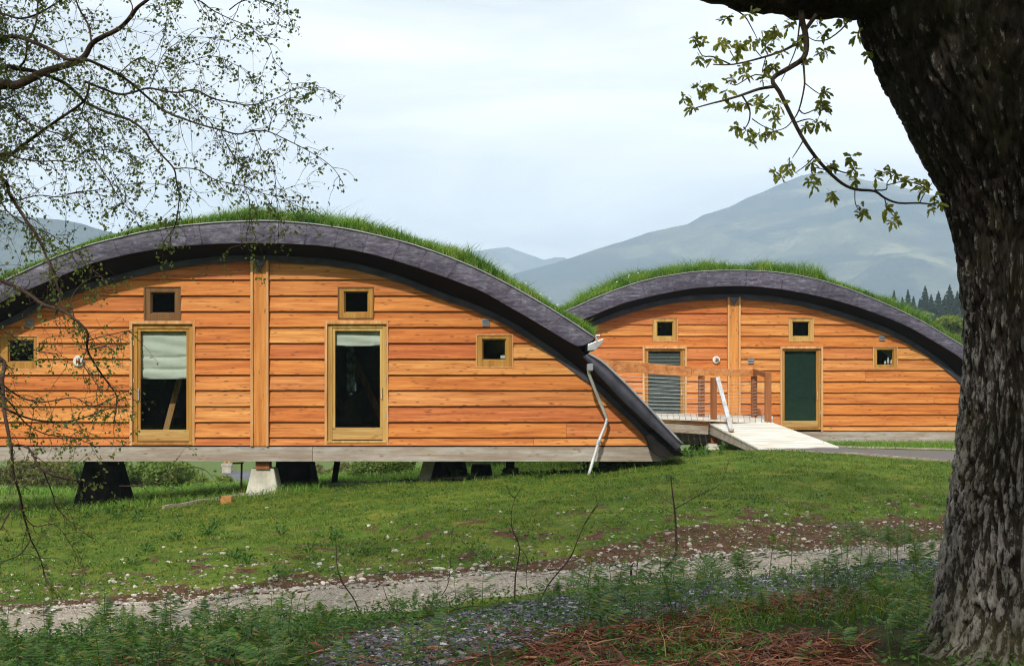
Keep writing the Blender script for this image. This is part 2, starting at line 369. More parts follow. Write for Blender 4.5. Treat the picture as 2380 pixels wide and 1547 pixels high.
# ground cover, by the cover masks stored on the sheet: r = bare soil, g = slate chippings, b = shaded woodland floor
def groundmat(h):
    pos = h.node('ShaderNodeNewGeometry').outputs['Position']
    at = h.node('ShaderNodeAttribute', attribute_name='cover').outputs['Color']
    sep = h.node('ShaderNodeSeparateColor', {0: at})
    n1 = h.noise(pos, 1.3, 6, 0.6); n2 = h.noise(pos, 9.0, 6, 0.65); n3 = h.noise(pos, 40.0, 4, 0.6)
    grass = h.ramp(n1, [(0.3, (0.052, 0.105, 0.012)), (0.5, (0.098, 0.150, 0.017)), (0.7, (0.165, 0.175, 0.026))])
    grass = h.mix(0.7, grass, h.ramp(n2, [(0.32, (0.45, 0.42, 0.35)), (0.55, (1, 1, 1)), (0.75, (1.3, 1.2, 1.1))]), 'MULTIPLY')
    soil = h.ramp(h.math('ADD', h.math('MULTIPLY', n2, 0.6), h.math('MULTIPLY', n3, 0.4)), [(0.3, (0.028, 0.013, 0.008)), (0.47, (0.075, 0.035, 0.020)), (0.60, (0.13, 0.070, 0.042)), (0.72, (0.24, 0.17, 0.12))])
    chips = h.ramp(n3, [(0.35, (0.03, 0.03, 0.036)), (0.5, (0.09, 0.09, 0.105)), (0.62, (0.20, 0.20, 0.22))])
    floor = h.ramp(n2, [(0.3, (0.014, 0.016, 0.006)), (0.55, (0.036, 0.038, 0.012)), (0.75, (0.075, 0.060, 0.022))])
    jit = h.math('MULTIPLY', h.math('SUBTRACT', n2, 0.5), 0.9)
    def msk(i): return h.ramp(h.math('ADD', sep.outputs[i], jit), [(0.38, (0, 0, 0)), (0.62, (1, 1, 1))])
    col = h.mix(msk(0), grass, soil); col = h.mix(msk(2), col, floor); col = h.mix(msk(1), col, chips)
    h.surf(h.bsdf(col, 0.95, h.bump(h.math('ADD', n2, h.math('MULTIPLY', n3, 0.4)), 0.6, 0.04), 0.1))
M['ground'] = mat('ground', groundmat)
def trackmat(h):
    pos = h.node('ShaderNodeNewGeometry').outputs['Position']
    n = h.noise(pos, 2.0, 6, 0.6); f = h.noise(pos, 55.0, 5, 0.65)
    col = h.ramp(f, [(0.3, (0.18, 0.15, 0.12)), (0.5, (0.36, 0.315, 0.265)), (0.7, (0.52, 0.47, 0.41))])
    col = h.mix(0.7, col, h.ramp(n, [(0.35, (0.72, 0.66, 0.60)), (0.65, (1.12, 1.1, 1.08))]), 'MULTIPLY')
    h.surf(h.bsdf(col, 0.95, h.bump(f, 0.7, 0.02), 0.1))
M['track'] = mat('track', trackmat)
def asphalt(h):
    pos = h.node('ShaderNodeNewGeometry').outputs['Position']
    f = h.noise(pos, 40.0, 5, 0.65)
    h.surf(h.bsdf(h.ramp(f, [(0.3, (0.095, 0.082, 0.078)), (0.7, (0.20, 0.18, 0.17))]), 0.95, h.bump(f, 0.5, 0.01), 0.1))
M['asphalt'] = mat('asphalt', asphalt)
def hillmat(h):
    pos = h.node('ShaderNodeNewGeometry').outputs['Position']
    a = h.noise(h.mapping(pos, (0.008, 0.008, 0.014)), 1.0, 9, 0.66, 0.3); b = h.noise(h.mapping(pos, (0.0035, 0.0035, 0.010)), 1.0, 8, 0.62, 0.6)
    col = h.ramp(a, [(0.3, (0.010, 0.015, 0.012)), (0.46, (0.05, 0.055, 0.03)), (0.56, (0.12, 0.12, 0.06)), (0.68, (0.26, 0.24, 0.14))])
    col = h.mix(h.ramp(b, [(0.47, (0, 0, 0)), (0.53, (1, 1, 1))]), (0.010, 0.020, 0.014), col)
    h.surf(h.bsdf(col, 0.95, h.bump(a, 1.0, 30.0), 0.05))
M['hill'] = mat('hill', hillmat)
M['slate'] = flat('slate', (0.095, 0.098, 0.115), 0.6, 0.3, 0, 0.3, 3)
M['render_wall'] = flat('render_wall', (0.40, 0.36, 0.30), 0.85, 0.1)
M['pot'] = flat('pot', (0.62, 0.45, 0.22), 0.8, 0.1)

# ------------------------------------------------------------------ ground
# (px, py, depth) seen in the photo; the sheet passes through all of them
GC = [(0,1547,8.5),(600,1547,8.0),(1190,1547,7.6),(1700,1547,7.3),(2130,1540,7.1),(2600,1560,7.2),(-500,1560,8.8),
      (700,1470,10.2),(1300,1432,10.3),(1700,1382,10.6),(2050,1335,11.2),(2500,1330,11.5),
      # track, near and far edge
      (-500,1500,10.6),(0,1483,10.9),(600,1452,11.6),(1158,1397,12.2),(1700,1350,13.3),(2185,1300,14.9),(2700,1270,15.5),
      (-500,1425,12.3),(0,1409,12.55),(600,1363,13.5),(1158,1337,13.95),(1700,1292,15.4),(2185,1268,16.3),(2700,1240,17.0),
      # bank top
      (-500,1335,15.5),(0,1318,15.6),(600,1268,16.2),(1158,1235,16.6),(1600,1203,17.3),(2185,1200,18.6),(2700,1190,19),
      # lawn along the front lodge
      (-500,1232,23.2),(0,1207,23.4),(300,1182,23.6),(600,1152,23.8),(900,1127,24.0),(1200,1113,24.1),(1400,1100,24.3),(1550,1064,25.0),
      (1600,1130,21.0),(2185,1110,22.5),(600,1200,20),(1100,1165,20),(0,1255,19.5),
      # right lawn up to the path
      (1650,1053,27.0),(1800,1049,28.6),(1985,1057,28.6),(2215,1074,27.0),(2600,1085,27.0),
      (1930,1037,30.6),(2215,1048,30.6),(2600,1055,30.5),(2100,1036,34.5),(2400,1036,34.8),(1700,1046,34.6),(1500,1052,33),
      # under and behind the front lodge
      (1200,1110,28.0),(1420,1100,28.5),(900,1118,28.5),(600,1140,28.5),(300,1166,28.5),(0,1188,28.5),(-500,1225,28.5),
      (1200,1092,33),(600,1130,34),(300,1152,34),(0,1172,34),(1700,1045,40),(2300,1042,40),(600,1136,42),(0,1188,42),(300,1165,42),(1100,1090,42)]
_c = np.array([[*P(*q)] for q in GC])
_c = np.vstack([_c, [[-3, 0.5, 0.05], [0, 0.5, 0.08], [3, 0.5, 0.12], [0, 4, 0.14], [-4, 4, 0.05], [4, 4, 0.2]]])
def _tps(r2): return 0.5 * r2 * np.log(np.maximum(r2, 1e-9))
_n = len(_c); _d2 = ((_c[:, None, :2] - _c[None, :, :2])**2).sum(-1)
_A = np.zeros((_n + 3, _n + 3)); _A[:_n, :_n] = _tps(_d2) + np.eye(_n) * 0.35
_A[:_n, _n] = 1; _A[:_n, _n+1:] = _c[:, :2]; _A[_n:, :_n] = _A[:_n, _n:].T
_w = np.linalg.solve(_A, np.concatenate([_c[:, 2], np.zeros(3)]))
def near_z(x, y):
    x = np.asarray(x, float).ravel(); y = np.asarray(y, float).ravel(); out = np.empty_like(x)
    for i in range(0, len(x), 20000):
        a, b = x[i:i+20000], y[i:i+20000]
        out[i:i+20000] = _tps((a[:, None] - _c[:, 0])**2 + (b[:, None] - _c[:, 1])**2) @ _w[:_n] + _w[_n] + a*_w[_n+1] + b*_w[_n+2]
    return out
def far_z(x, y):
    # valley below the lodges, falling away to the left
    base = np.interp(y, [-500, 0, 40, 60, 100, 160, 300, 900, 8000], [2, 0.1, -1.2, -3.2, -5.6, -7.6, -9.0, -11, -11])
    return base + 1.2 * sstep(0, 14, x) * (1 - sstep(120, 300, y)) + (fbm(x, y, 0.03, 3) - 0.5) * np.interp(y, [40, 120, 600], [0.3, 1.5, 6])
def ground_z(x, y):
    x = np.asarray(x, float); sh = x.shape; x = x.ravel(); y = np.broadcast_to(np.asarray(y, float), sh).ravel()
    xc = np.clip(x, -9, 12.5); yc = np.clip(y, 0.3, 42)
    w = sstep(0, 14, np.hypot((x - xc), (y - yc)))
    z = near_z(xc, yc)*(1 - w) + far_z(x, y)*w
    near = (1 - w) * (1 - 0.8 * sstep(26, 34, y))
    z = z + near * ((fbm(x, y, 1.1, 3) - 0.5) * 0.10 + (fbm(x + 40, y, 4.5, 2) - 0.5) * 0.035)
    return z.reshape(sh)
def gz(x, y): return float(ground_z(np.array([x]), np.array([y]))[0])
_DS = np.concatenate([np.arange(5.5, 45, 0.1), np.arange(45, 400, 1.0)])
def G(px, py):
    """where the sight line through photo position (px, py) first meets the ground"""
    x = (px - CX) / F * _DS; z = EZ + (HY - py) / F * _DS; g = ground_z(x, _DS); k = np.where(z <= g)[0]
    if not len(k): return None
    i = k[0]; d = _DS[i]
    if i: a = z[i-1] - g[i-1]; b = g[i] - z[i]; d = _DS[i-1] + (_DS[i] - _DS[i-1]) * a / max(a + b, 1e-9)
    return Vector(((px - CX) / F * d, d, EZ + (HY - py) / F * d))

_te = np.array([[*P(*q)] for q in [(-500,1425,12.0),(0,1409,12.2),(600,1363,13.2),(1158,1337,13.8),(1700,1292,15.3),(2185,1268,16.3),(2700,1240,17.0)]])
_tn = np.array([[*P(*q)] for q in [(-500,1500,10.6),(0,1483,10.9),(600,1452,11.6),(1158,1397,12.2),(1700,1350,13.3),(2185,1300,14.9),(2700,1270,15.5)]])
def y_far(x): return np.interp(x, _te[:, 0], _te[:, 1]) + (fbm(x, np.zeros_like(np.asarray(x, float)), 1.4, 3) - 0.5) * 0.5
def y_near(x): return np.interp(x, _tn[:, 0], _tn[:, 1]) + (fbm(x, np.ones_like(np.asarray(x, float)) * 9, 1.4, 3) - 0.5) * 0.5
def soil_mask(x, y):
    s = y - y_far(x); wid = np.interp(x, [-5, -2, 0, 2, 4, 7], [0.7, 0.7, 0.9, 1.9, 2.3, 2.4])
    m = 1.15 * sstep(-0.4, 0.0, s) * (1 - sstep(wid * 0.35, wid * 1.25, s))
    patch = sstep(0.54, 0.68, fbm(x + 5, y*.7, 6.0, 3)) * (1 - .65*sstep(1.5, 7, s)) * 0.78 * (s > 0)
    return np.clip(np.maximum(m, patch), 0, 1)
_hc = np.array([(700,1600,80),(860,1530,66),(1000,1492,58),(1300,1434,52),(1600,1396,44),(1900,1356,36),(2150,1318,26),(2300,1306,20)], float)
def _seen(x, y):
    yy = np.maximum(y, .5); return CX + x/yy*F, HY + (EZ - ground_z(x, y))/yy*F
def heap_off(x, y):
    px, py = _seen(x, y); return px, (py - np.interp(px, _hc[:, 0], _hc[:, 1])) / np.interp(px, _hc[:, 0], _hc[:, 2])
def heap_mask(x, y):
    px, q = heap_off(x, y)
    return np.clip((1 - sstep(.55, 1.35, np.abs(q))) * sstep(640, 820, px) * (.62 + .75*fbm(x, y, 1.2, 3)), 0, 1) * (y < 16)
def litter_mask(x, y):
    px, q = heap_off(x, y)
    return sstep(.9, 1.5, q) * sstep(1180, 1320, px) * (1 - sstep(1880, 2060, px)) * sstep(.36, .55, fbm(x + 3, y, 1.5, 3)) * (y < 16)
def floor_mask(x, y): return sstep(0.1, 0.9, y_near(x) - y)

gx = np.concatenate([-np.geomspace(4150, 10.5, 40), np.arange(-10, 13.01, 0.11), np.geomspace(13.5, 4150, 40)])
gy = np.concatenate([-np.geomspace(600, 1.0, 14), np.arange(0, 36.01, 0.11), np.geomspace(36.5, 4150, 60)])
GX, GY = np.meshgrid(gx, gy); GZ = ground_z(GX, GY)
nx, ny = len(gx), len(gy)
ii = np.arange(nx * ny).reshape(ny, nx)
FQ = np.stack([ii[:-1, :-1], ii[:-1, 1:], ii[1:, 1:], ii[1:, :-1]], -1).reshape(-1, 4)
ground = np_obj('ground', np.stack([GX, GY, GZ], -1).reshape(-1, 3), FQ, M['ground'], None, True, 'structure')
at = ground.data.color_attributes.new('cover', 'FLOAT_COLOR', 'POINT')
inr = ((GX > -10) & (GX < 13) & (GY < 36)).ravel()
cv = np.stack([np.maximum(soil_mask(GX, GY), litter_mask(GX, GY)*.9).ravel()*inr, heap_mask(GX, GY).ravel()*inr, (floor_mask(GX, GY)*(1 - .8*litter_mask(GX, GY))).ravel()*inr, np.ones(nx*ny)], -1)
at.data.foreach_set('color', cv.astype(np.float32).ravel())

def strip_sheet(name, far, near, xs, m, lift=0.012, rows=14):
    V = []; 
    for t in np.linspace(0, 1, rows):
        y = near(xs)*(1 - t) + far(xs)*t; z = ground_z(xs, y) + lift * (1 if 0 < t < 1 else -1)
        V.append(np.stack([xs, y, z], -1))
    V = np.array(V).reshape(-1, 3); k = np.arange(rows * len(xs)).reshape(rows, len(xs))
    Fq = np.stack([k[:-1, :-1], k[:-1, 1:], k[1:, 1:], k[1:, :-1]], -1).reshape(-1, 4)
    return np_obj(name, V, Fq, m, None, True, 'structure')
gravel_track = strip_sheet('gravel_track', y_far, y_near, np.arange(-8, 9.5, 0.1), M['track'], 0.018)
_p1 = np.array([[*P(*q)] for q in [(1770,1049,28.6),(1985,1057,28.6),(2215,1074,27.0),(2600,1088,26.5)]])
_p2 = np.array([[*P(*q)] for q in [(1940,1036.5,30.2),(2215,1048,30.6),(2600,1055,30.5)]])
foot_path = strip_sheet('foot_path', lambda x: np.interp(x, _p2[:, 0], _p2[:, 1]), lambda x: np.interp(x, _p1[:, 0], _p1[:, 1]), np.arange(_p1[0, 0], 12.0, 0.15), M['asphalt'], 0.03, 8)

for pts, lb in (([(1785,1050,28.58),(1985,1058.5,28.55),(2215,1075.5,26.95),(2600,1090,26.4)], 'pale edging strip along the lawn side of the grey footpath'), ([(1945,1036,30.3),(2215,1046.5,30.7),(2600,1053,30.6)], 'pale edging strip along the lodge side of the grey footpath')):
    mb = MB(); q = [P(*p) for p in pts]; q = [a.lerp(b, t) for a, b in zip(q[:-1], q[1:]) for t in (0, .25, .5, .75)] + [q[-1]]
    q = [Vector((p.x, p.y, gz(p.x, p.y) + .03)) for p in q]
    for a, b in zip(q[:-1], q[1:]): mb.bar(a, b, .03, .035)
    tag(mb.build('path_edging', M['grey_timber']), lb, 'edging')

# ------------------------------------------------------------------ mountains
def ridge(name, pts, d0, d1, depth_back, label=None, rough=1.0, seed=0):
    """pts: skyline (px, py) for a crest at distances d0..d1, sloping down towards the valley in front of it"""
    pts = np.array(pts, float); n = 220
    px = np.linspace(pts[0, 0], pts[-1, 0], n); py = np.interp(px, pts[:, 0], pts[:, 1])
    d = np.linspace(d0, d1, n); cxw = (px - CX) / F * d; cz = EZ + (HY - py) / F * d
    rows = 70; V = []
    for r in range(rows):
        t = r / (rows - 1)                                  # 0 = foot, 0.75 = crest, 1 = behind
        if t <= 0.8:
            q = t / 0.8; y = d - depth_back * (1 - q); hgt = -20 + (cz + 20) * (q ** 1.15)
            bulge = np.sin(q * math.pi) * (fbm(cxw * 0.003 + seed, y * 0.003, 1.0, 5) - 0.5) * depth_back * 0.16 * rough
            hgt = hgt + bulge; x = cxw * (0.8 + 0.2*q) if False else cxw
        else:
            q = (t - 0.8) / 0.2; y = d + q * 500; hgt = cz - q * (cz + 30) ; x = cxw
        fine = (fbm(cxw * 0.02 + seed, y * 0.02, 1.0, 4) - 0.5) * 9.0 * rough
        V.append(np.stack([x, y, hgt + fine * (0.5 if t > 0.7 else 1)], -1))
    V = np.array(V).reshape(-1, 3); k = np.arange(rows * n).reshape(rows, n)
    Fq = np.stack([k[:-1, :-1], k[:-1, 1:], k[1:, 1:], k[1:, :-1]], -1).reshape(-1, 4)
    return np_obj(name, V, Fq, M['hill'], None, True, 'structure')
ridge('mountain', [(1080,672),(1150,650),(1214,629),(1321,601),(1372,583),(1453,558),(1504,541),(1595,521),(1633,498),(1693,479),(1740,456),(1780,441),(1823,424),
      (1860,407),(1902,398),(1960,402),(2020,420),(2080,428),(2140,445),(2230,470),(2400,520),(2700,600),(3000,700)], 2400, 3000, 1300, seed=3)
ridge('mountain', [(900,650),(1000,615),(1060,590),(1138,577),(1180,572),(1230,590),(1265,602),(1290,597),(1312,597),(1360,620),(1500,660)], 3500, 3600, 500, rough=0.6, seed=9)
ridge('mountain', [(-900,520),(-500,500),(-200,470),(-60,478),(60,500),(160,512),(250,535),(340,560),(430,600),(520,640),(640,700)], 1300, 1800, 700, seed=17)

# ------------------------------------------------------------------ lodges
def interp(curve):
    c = np.array(sorted(curve), float)
    return lambda x: np.interp(x, c[:, 0], c[:, 1])
def smooth_curve(curve, step=14):
    c = np.array(sorted(curve), float); xs = np.arange(c[0, 0], c[-1, 0], step); ys = np.interp(xs, c[:, 0], c[:, 1])
    k = np.array([1, 2, 3, 2, 1]) / 9.0; pad = np.concatenate([2*ys[0] - ys[2:0:-1], ys, 2*ys[-1] - ys[-2:-4:-1]])
    ys2 = np.convolve(pad, k, 'valid')
    return list(zip(xs, ys2)) + [tuple(c[-1])]

class Lodge:
    def __init__(s, root, dw, df, dback, wall, top, bot, low_top=None, low_bot=None, cx=605, base_y=1036, beam_y=1071, rows=None, post=None, opens=None, beam_x=None, scale=1.0, wave=0.004):
        s.__dict__.update(locals()); s.k = dw / F
        s.wf = interp(wall)
    def X(s, px, d=None): return (px - CX) / F * (d or s.dw)
    def Z(s, py, d=None): return EZ + (HY - py) / F * (d or s.dw)
    def rect(s, r):        # photo rect -> x0, x1, z0, z1 on the wall plane
        return s.X(r[0]), s.X(r[2]), s.Z(r[3]), s.Z(r[1])

    def planks(s, xl, xr, joints):
        lap = 0.052; post0, post1 = s.post
        for r in range(len(s.rows) - 1):
            yt, yb = s.rows[r], s.rows[r+1]
            for sec in ((xl, post0 - 0.5), (post1 + 0.5, xr)):
                cuts = {sec[0], sec[1]}
                for o in s.opens: cuts |= {min(max(o[0], sec[0]), sec[1]), min(max(o[2], sec[0]), sec[1])}
                cuts |= set(np.arange(sec[0], sec[1], 26.0)); cuts |= set(np.arange(sec[0], sec[1], 12.0)) if np.any(s.wf(np.linspace(sec[0], sec[1], 60)) > yt - 3) else set()
                jn = [j for (rr, j) in joints if rr == r and sec[0] < j < sec[1]]; cuts |= set(jn)
                cuts = sorted(cuts); run = []; 
                def flush():
                    if not run: return
                    m = MB()
                    for i, (a, b, spans) in enumerate(run):
                        for (t0a, t0b, b0) in spans:
                            # top follows the arch between a and b
                            za, zb, zl = s.Z(t0a), s.Z(t0b), s.Z(b0); wv = (lambda q: s.wave*(float(vnoise(np.array([q*.045 + r*7.7]), np.array([r*3.1]))[0]) - .5) if b0 == yb and r < len(s.rows) - 2 else 0.0)
                            f = lambda z: s.dw - 0.014 - lap * (1 - (z - s.Z(yb)) / (s.Z(yt) - s.Z(yb)))
                            xa, xb = s.X(a), s.X(b)
                            if i == 0: xa += 0.002
                            if i == len(run) - 1: xb -= 0.002
                            up = 0.0
                            za2, zb2 = za - .004, zb - .004
                            vv = [(xa, f(zl), zl + wv(a)), (xb, f(zl), zl + wv(b)), (xb, f(zb2), zb + .012), (xa, f(za2), za + .012), (xa, s.dw + 0.01, zl), (xb, s.dw + 0.01, zl), (xb, s.dw + 0.01, zb), (xa, s.dw + 0.01, za)]
                            fs = [(0, 1, 2, 3), (0, 4, 5, 1), (3, 2, 6, 7)]
                            if i == 0: fs.append((0, 3, 7, 4))
                            if i == len(run) - 1: fs.append((1, 5, 6, 2))
                            m.add(vv, fs)
                    m.build('plank', M['larch'], s.root); run.clear()
                for a, b in zip(cuts[:-1], cuts[1:]):
                    if b - a < 0.05: continue
                    mid = (a + b) / 2
                    ta = max(yt, float(s.wf(a)) - 4); tb = max(yt, float(s.wf(b)) - 4)
                    if min(ta, tb) >= yb - 1: flush(); continue
                    ta, tb = min(ta, yb - .3), min(tb, yb - .3)
                    spans = [(ta, tb, yb)]
                    for o in s.opens:
                        if o[0] <= mid <= o[2]:
                            new = []
                            for (p, q, e) in spans:
                                if o[3] <= min(p, q) or o[1] >= e: new.append((p, q, e)); continue
                                if o[1] > max(p, q) + 0.5: new.append((p, q, o[1]))
                                if o[3] < e - 0.5: new.append((o[3], o[3], e))
                            spans = new
                    if not spans: flush(); continue
                    if a in jn: flush()
                    run.append((a, b, spans))
                flush()

    def frame(s, rect_out, rect_in, name, m, parent, y0, y1, bot_extra=0):
        x0, x1, z0, z1 = s.rect(rect_out); a0, a1, c0, c1 = s.rect(rect_in)
        mb = MB()
        mb.box(x0, a0, y0, y1, z0, z1); mb.box(a1, x1, y0, y1, z0, z1)
        mb.box(a0, a1, y0 + .002, y1, c1, z1); mb.box(a0, a1, y0 + .002, y1, z0, c0)
        return mb.build(name, m, parent, bevel=0.004)

    def window(s, out, gl, m, sill=True, trimm=None):
        w = s.dw
        o = s.frame(out, gl, 'window', m, s.root, w - 0.035, w + 0.06)
        x0, x1, z0, z1 = s.rect(gl)
        # sash round the pane, then the pane itself
        t = 0.018
        sa = MB(); sa.box(x0 + .001, x0 + t, w + .012, w + .055, z0 + .001, z1 - .001).box(x1 - t, x1 - .001, w + .012, w + .055, z0 + .001, z1 - .001)
        sa.box(x0 + t, x1 - t, w + .014, w + .055, z1 - t, z1 - .001).box(x0 + t, x1 - t, w + .014, w + .055, z0 + .001, z0 + t)
        sa.build('sash', m, o)
        MB().box(x0 + t - .003, x1 - t + .003, w + 0.03, w + 0.036, z0 + t - .003, z1 - t + .003).build('pane', M['glass'], o)
        fx0, fx1, fz0, fz1 = s.rect(out)
        lin = MB(); tk = 0.022
        lin.box(fx0 - tk, fx0 - .001, w - .052, w + .02, fz0 - tk, fz1 + tk).box(fx1 + .001, fx1 + tk, w - .052, w + .02, fz0 - tk, fz1 + tk)
        lin.box(fx0 - .001, fx1 + .001, w - .050, w + .02, fz1 + .001, fz1 + tk).box(fx0 - .001, fx1 + .001, w - .056, w + .02, fz0 - tk, fz0 - .001)
        lin.build('trim', trimm or M['batten'], o)
        return o
    def door(s, trim, fr, gl, m, blind=None, folds=(), blind_mat=None, hinge=1, slats=0, lead_colour=None):
        w = s.dw
        x0, x1, z0, z1 = s.rect(fr); a0, a1, c0, c1 = s.rect(gl); tx0, tx1, tz0, tz1 = s.rect(trim)
        d = MB().box(x0, a0 - .05, w - .012, w + .07, z0, z1).box(a1 + .05, x1, w - .012, w + .07, z0, z1).box(a0 - .05, a1 + .05, w - .010, w + .07, c1 + .05, z1).build('glazed_door', m, s.root, bevel=.005)
        lf = MB().box(a0 - .05, a0, w + .008, w + .06, c0, c1 + .05).box(a1, a1 + .05, w + .008, w + .06, c0, c1 + .05).box(a0, a1, w + .010, w + .06, c1, c1 + .05)
        lf.build('leaf_frame', m, d, bevel=.004)
        MB().box(a0 - .05, a1 + .05, w + .003, w + .06, z0 + .045, c0).build('bottom_rail', M['rail_frame'], d, bevel=.005)
        MB().box(x0 - .002, x1 + .002, w - .075, w + .05, z0 - .012, z0 + .03).build('sill', m, d, bevel=.005)
        MB().box(a0 - .004, a1 + .004, w + .03, w + .038, c0 - .004, c1 + .004).build('pane', M['glass'], d)
        tm = MB().box(tx0, x0 - .002, w - .066, w, tz0, tz1).box(x1 + .002, tx1, w - .066, w, tz0, tz1).box(x0 - .002, x1 + .002, w - .064, w, z1 + .002, tz1)
        tm.build('trim', M['batten'], d, bevel=.004)
        hx = a1 + .03 if hinge > 0 else a0 - .03
        MB().bar((hx, w - .02, c0 + (c1 - c0) * .30), (hx, w - .02, c0 + (c1 - c0) * .42), .018, .02).build('handle', M['zinc'], d)
        hz = x1 - .012 if hinge > 0 else x0 + .012
        for q in (.12, .5, .88): MB().bar((hz, w - .018, c0 + (c1 - c0)*q - .04), (hz, w - .018, c0 + (c1 - c0)*q + .04), .012, .012).build('hinge', M['zinc'], d)
        if blind:
            b0, b1, e0, e1 = s.rect(blind); mb = MB()
            if slats:
                for i in range(slats):
                    z = e1 - (i + .5) * (e1 - e0) / slats
                    mb.add([(b0, w+.085, z - .010), (b1, w+.085, z - .010), (b1, w+.115, z + .013), (b0, w+.115, z + .013)], [(0, 1, 2, 3)])
                mb.build('venetian_blind', blind_mat, d)
            elif folds == 'vertical':
                n = 14
                for i in range(n):
                    xa = b0 + (b1 - b0) * i / n; xb = xa + (b1 - b0) / n * 1.02
                    mb.add([(xa, w+.095, e0), (xb, w+.112, e0), (xb, w+.112, e1), (xa, w+.095, e1)], [(0, 1, 2, 3)])
                mb.build('vertical_blind', blind_mat, d)
            else:
                rows, cols = 40, 14
                zs = np.linspace(e1, e0, rows); fz = [s.Z(q) for q in folds]
                for z in zs:
                    for cI in range(cols):
                        x = b0 + (b1 - b0) * cI / (cols - 1); u = cI / (cols - 1)
                        y = w + .10 + .008 * math.sin(z * 30 + u * 4) + .010*(fbm(np.array([x*5.]), np.array([z*9.]), 1, 3)[0] - .5)*2
                        for q in fz:
                            sag = .02 * math.sin(u * math.pi) if q != e0 else 0
                            dz = (q - sag) - z
                            if -0.005 < dz < 0.06: y += .030 * (1 - dz / .06)
                        mb.v.append((x, y, z))
                for i in range(rows - 1):
                    for j in range(cols - 1): mb.f.append((i*cols + j, (i+1)*cols + j, (i+1)*cols + j + 1, i*cols + j + 1))
                mb.build('roman_blind', blind_mat, d, True)
        return d
    def vent(s, r):
        x0, x1, z0, z1 = s.rect(r); w = s.dw
        v = MB().box(x0, x1, w - .06, w - .02, z0, z1).build('vent', M['vent'], s.root, bevel=.004)
        n = 4
        for i in range(n):
            z = z0 + (i + .5) * (z1 - z0) / n; hh = (z1 - z0) / n * .32
            MB().add([(x0+.008, w-.062, z+hh), (x1-.008, w-.062, z+hh), (x1-.008, w-.085, z-hh), (x0+.008, w-.085, z-hh), (x0+.008, w-.061, z-hh), (x1-.008, w-.061, z-hh)], [(0, 3, 2, 1), (3, 4, 5, 2)]).build('louvre', M['vent'], v)
    def lamp(s, px, py, r):
        c = P(px, py, s.dw - .05); R = r / F * s.dw
        b = MB().lathe(c, [(R, 0.0), (R, .03), (R*.93, .05), (R*.80, .058), (R*.72, .05)], 24, 'y').build('wall_light', M['white'], s.root, True)
        MB().lathe(c + Vector((R*.1, 0, 0)), [(R*.5, .05), (R*.5, .08), (R*.36, .11), (R*.12, .122)], 16, 'y').build('lens', M['brass'], b, True)
        cg = MB()
        for a in (0, math.pi/2): cg.bar(c + Vector((math.cos(a)*R*.62 + R*.1, -.085, math.sin(a)*R*.62)), c + Vector((-math.cos(a)*R*.62 + R*.1, -.085, -math.sin(a)*R*.62)), .012, .05)
        cg.build('guard', M['white'], b)

    def shell(s, panels, low_panels=None, step_px=None, turf_h=(.12, .26)):
        w, f, bk = s.dw, s.df, s.dback
        top = smooth_curve(s.top, 12 * s.scale); tf = interp(top); bf = interp(smooth_curve(s.bot, 12 * s.scale))
        tx0, tx1 = s.top[0][0], s.top[-1][0]
        xs_all = np.array([q[0] for q in top])
        # lead sheets of the fascia, one panel between two welts
        edges = sorted(panels); edges = [tx0] + [e for e in edges if tx0 < e < tx1] + [tx1]
        for i, (a, b) in enumerate(zip(edges[:-1], edges[1:])):
            mb = MB(); xs = np.linspace(a + .9*s.scale, b - .9*s.scale, 8); proud = 0.004 * (i % 2) + 0.005 * vnoise(np.array([i*1.7]), np.array([3.3]))[0]
            tilt = (vnoise(np.array([i*2.9]), np.array([8.1]))[0] - .5) * .010
            for j, x in enumerate(xs):
                t, bt = tf(x), bf(x); n = 5
                # the sheet leans with the arch: its lower end sits nearer the crown
                for r in range(n):
                    q = r / (n - 1); xx = x + (s.cx - x) * 0.055 * q
                    py = t + (bf(xx) - t) * q
                    p = P(xx, py, f - proud + tilt * (j / 7 - .5) - 0.012 * math.sin(q * math.pi) + .008 * (vnoise(np.array([x*.05]), np.array([q*3 + i]))[0] - .5))
                    mb.v.append(tuple(p))
            n = 5; off = len(mb.v)
            for v in list(mb.v): mb.v.append((v[0], v[1] + .03, v[2]))
            for j in range(7):
                for r in range(n - 1): mb.f.append((j*n + r, j*n + r + 1, (j+1)*n + r + 1, (j+1)*n + r))
                mb.f.append((j*n, (j+1)*n, off + (j+1)*n, off + j*n)); mb.f.append((j*n + n-1, off + j*n + n-1, off + (j+1)*n + n-1, (j+1)*n + n-1))
            mb.f.append(tuple([*range(n)] + [off + r for r in reversed(range(n))])); e = 7*n
            mb.f.append(tuple([e + r for r in reversed(range(n))] + [off + e + r for r in range(n)]))
            mb.build('fascia_panel', M['lead'], s.root)
            # rolled welt at the joint
            if i:
                x = a; pts = [P(x + (s.cx - x)*.055*q, tf(x) + (bf(x + (s.cx - x)*.055*q) - tf(x))*q, f - .028) for q in np.linspace(0.02, .98, 5)]
                MB().tube([p + Vector((0, .018, 0)) for p in pts], .007, 5).build('welt', M['lead'], s.root, True)
        # pale metal edge along the top
        MB().tube([P(x, y - 1.0*s.scale, f - .02) for x, y in top], .012, 6).build('edge_strip', M['edge_metal'], s.root, True)
        # roof deck: top curve carried back
        r = MB(); n = len(top)
        for x, y in top: p = P(x, y, f); r.v += [(p.x, f + .02, p.z - .01), (p.x, bk, p.z - .01)]
        for i in range(n - 1): r.f.append((2*i, 2*i + 2, 2*i + 3, 2*i + 1))
        roof = r.build('roof', M['lead_dark'], s.root, True)
        # turf bed
        t = MB(); rows = 12
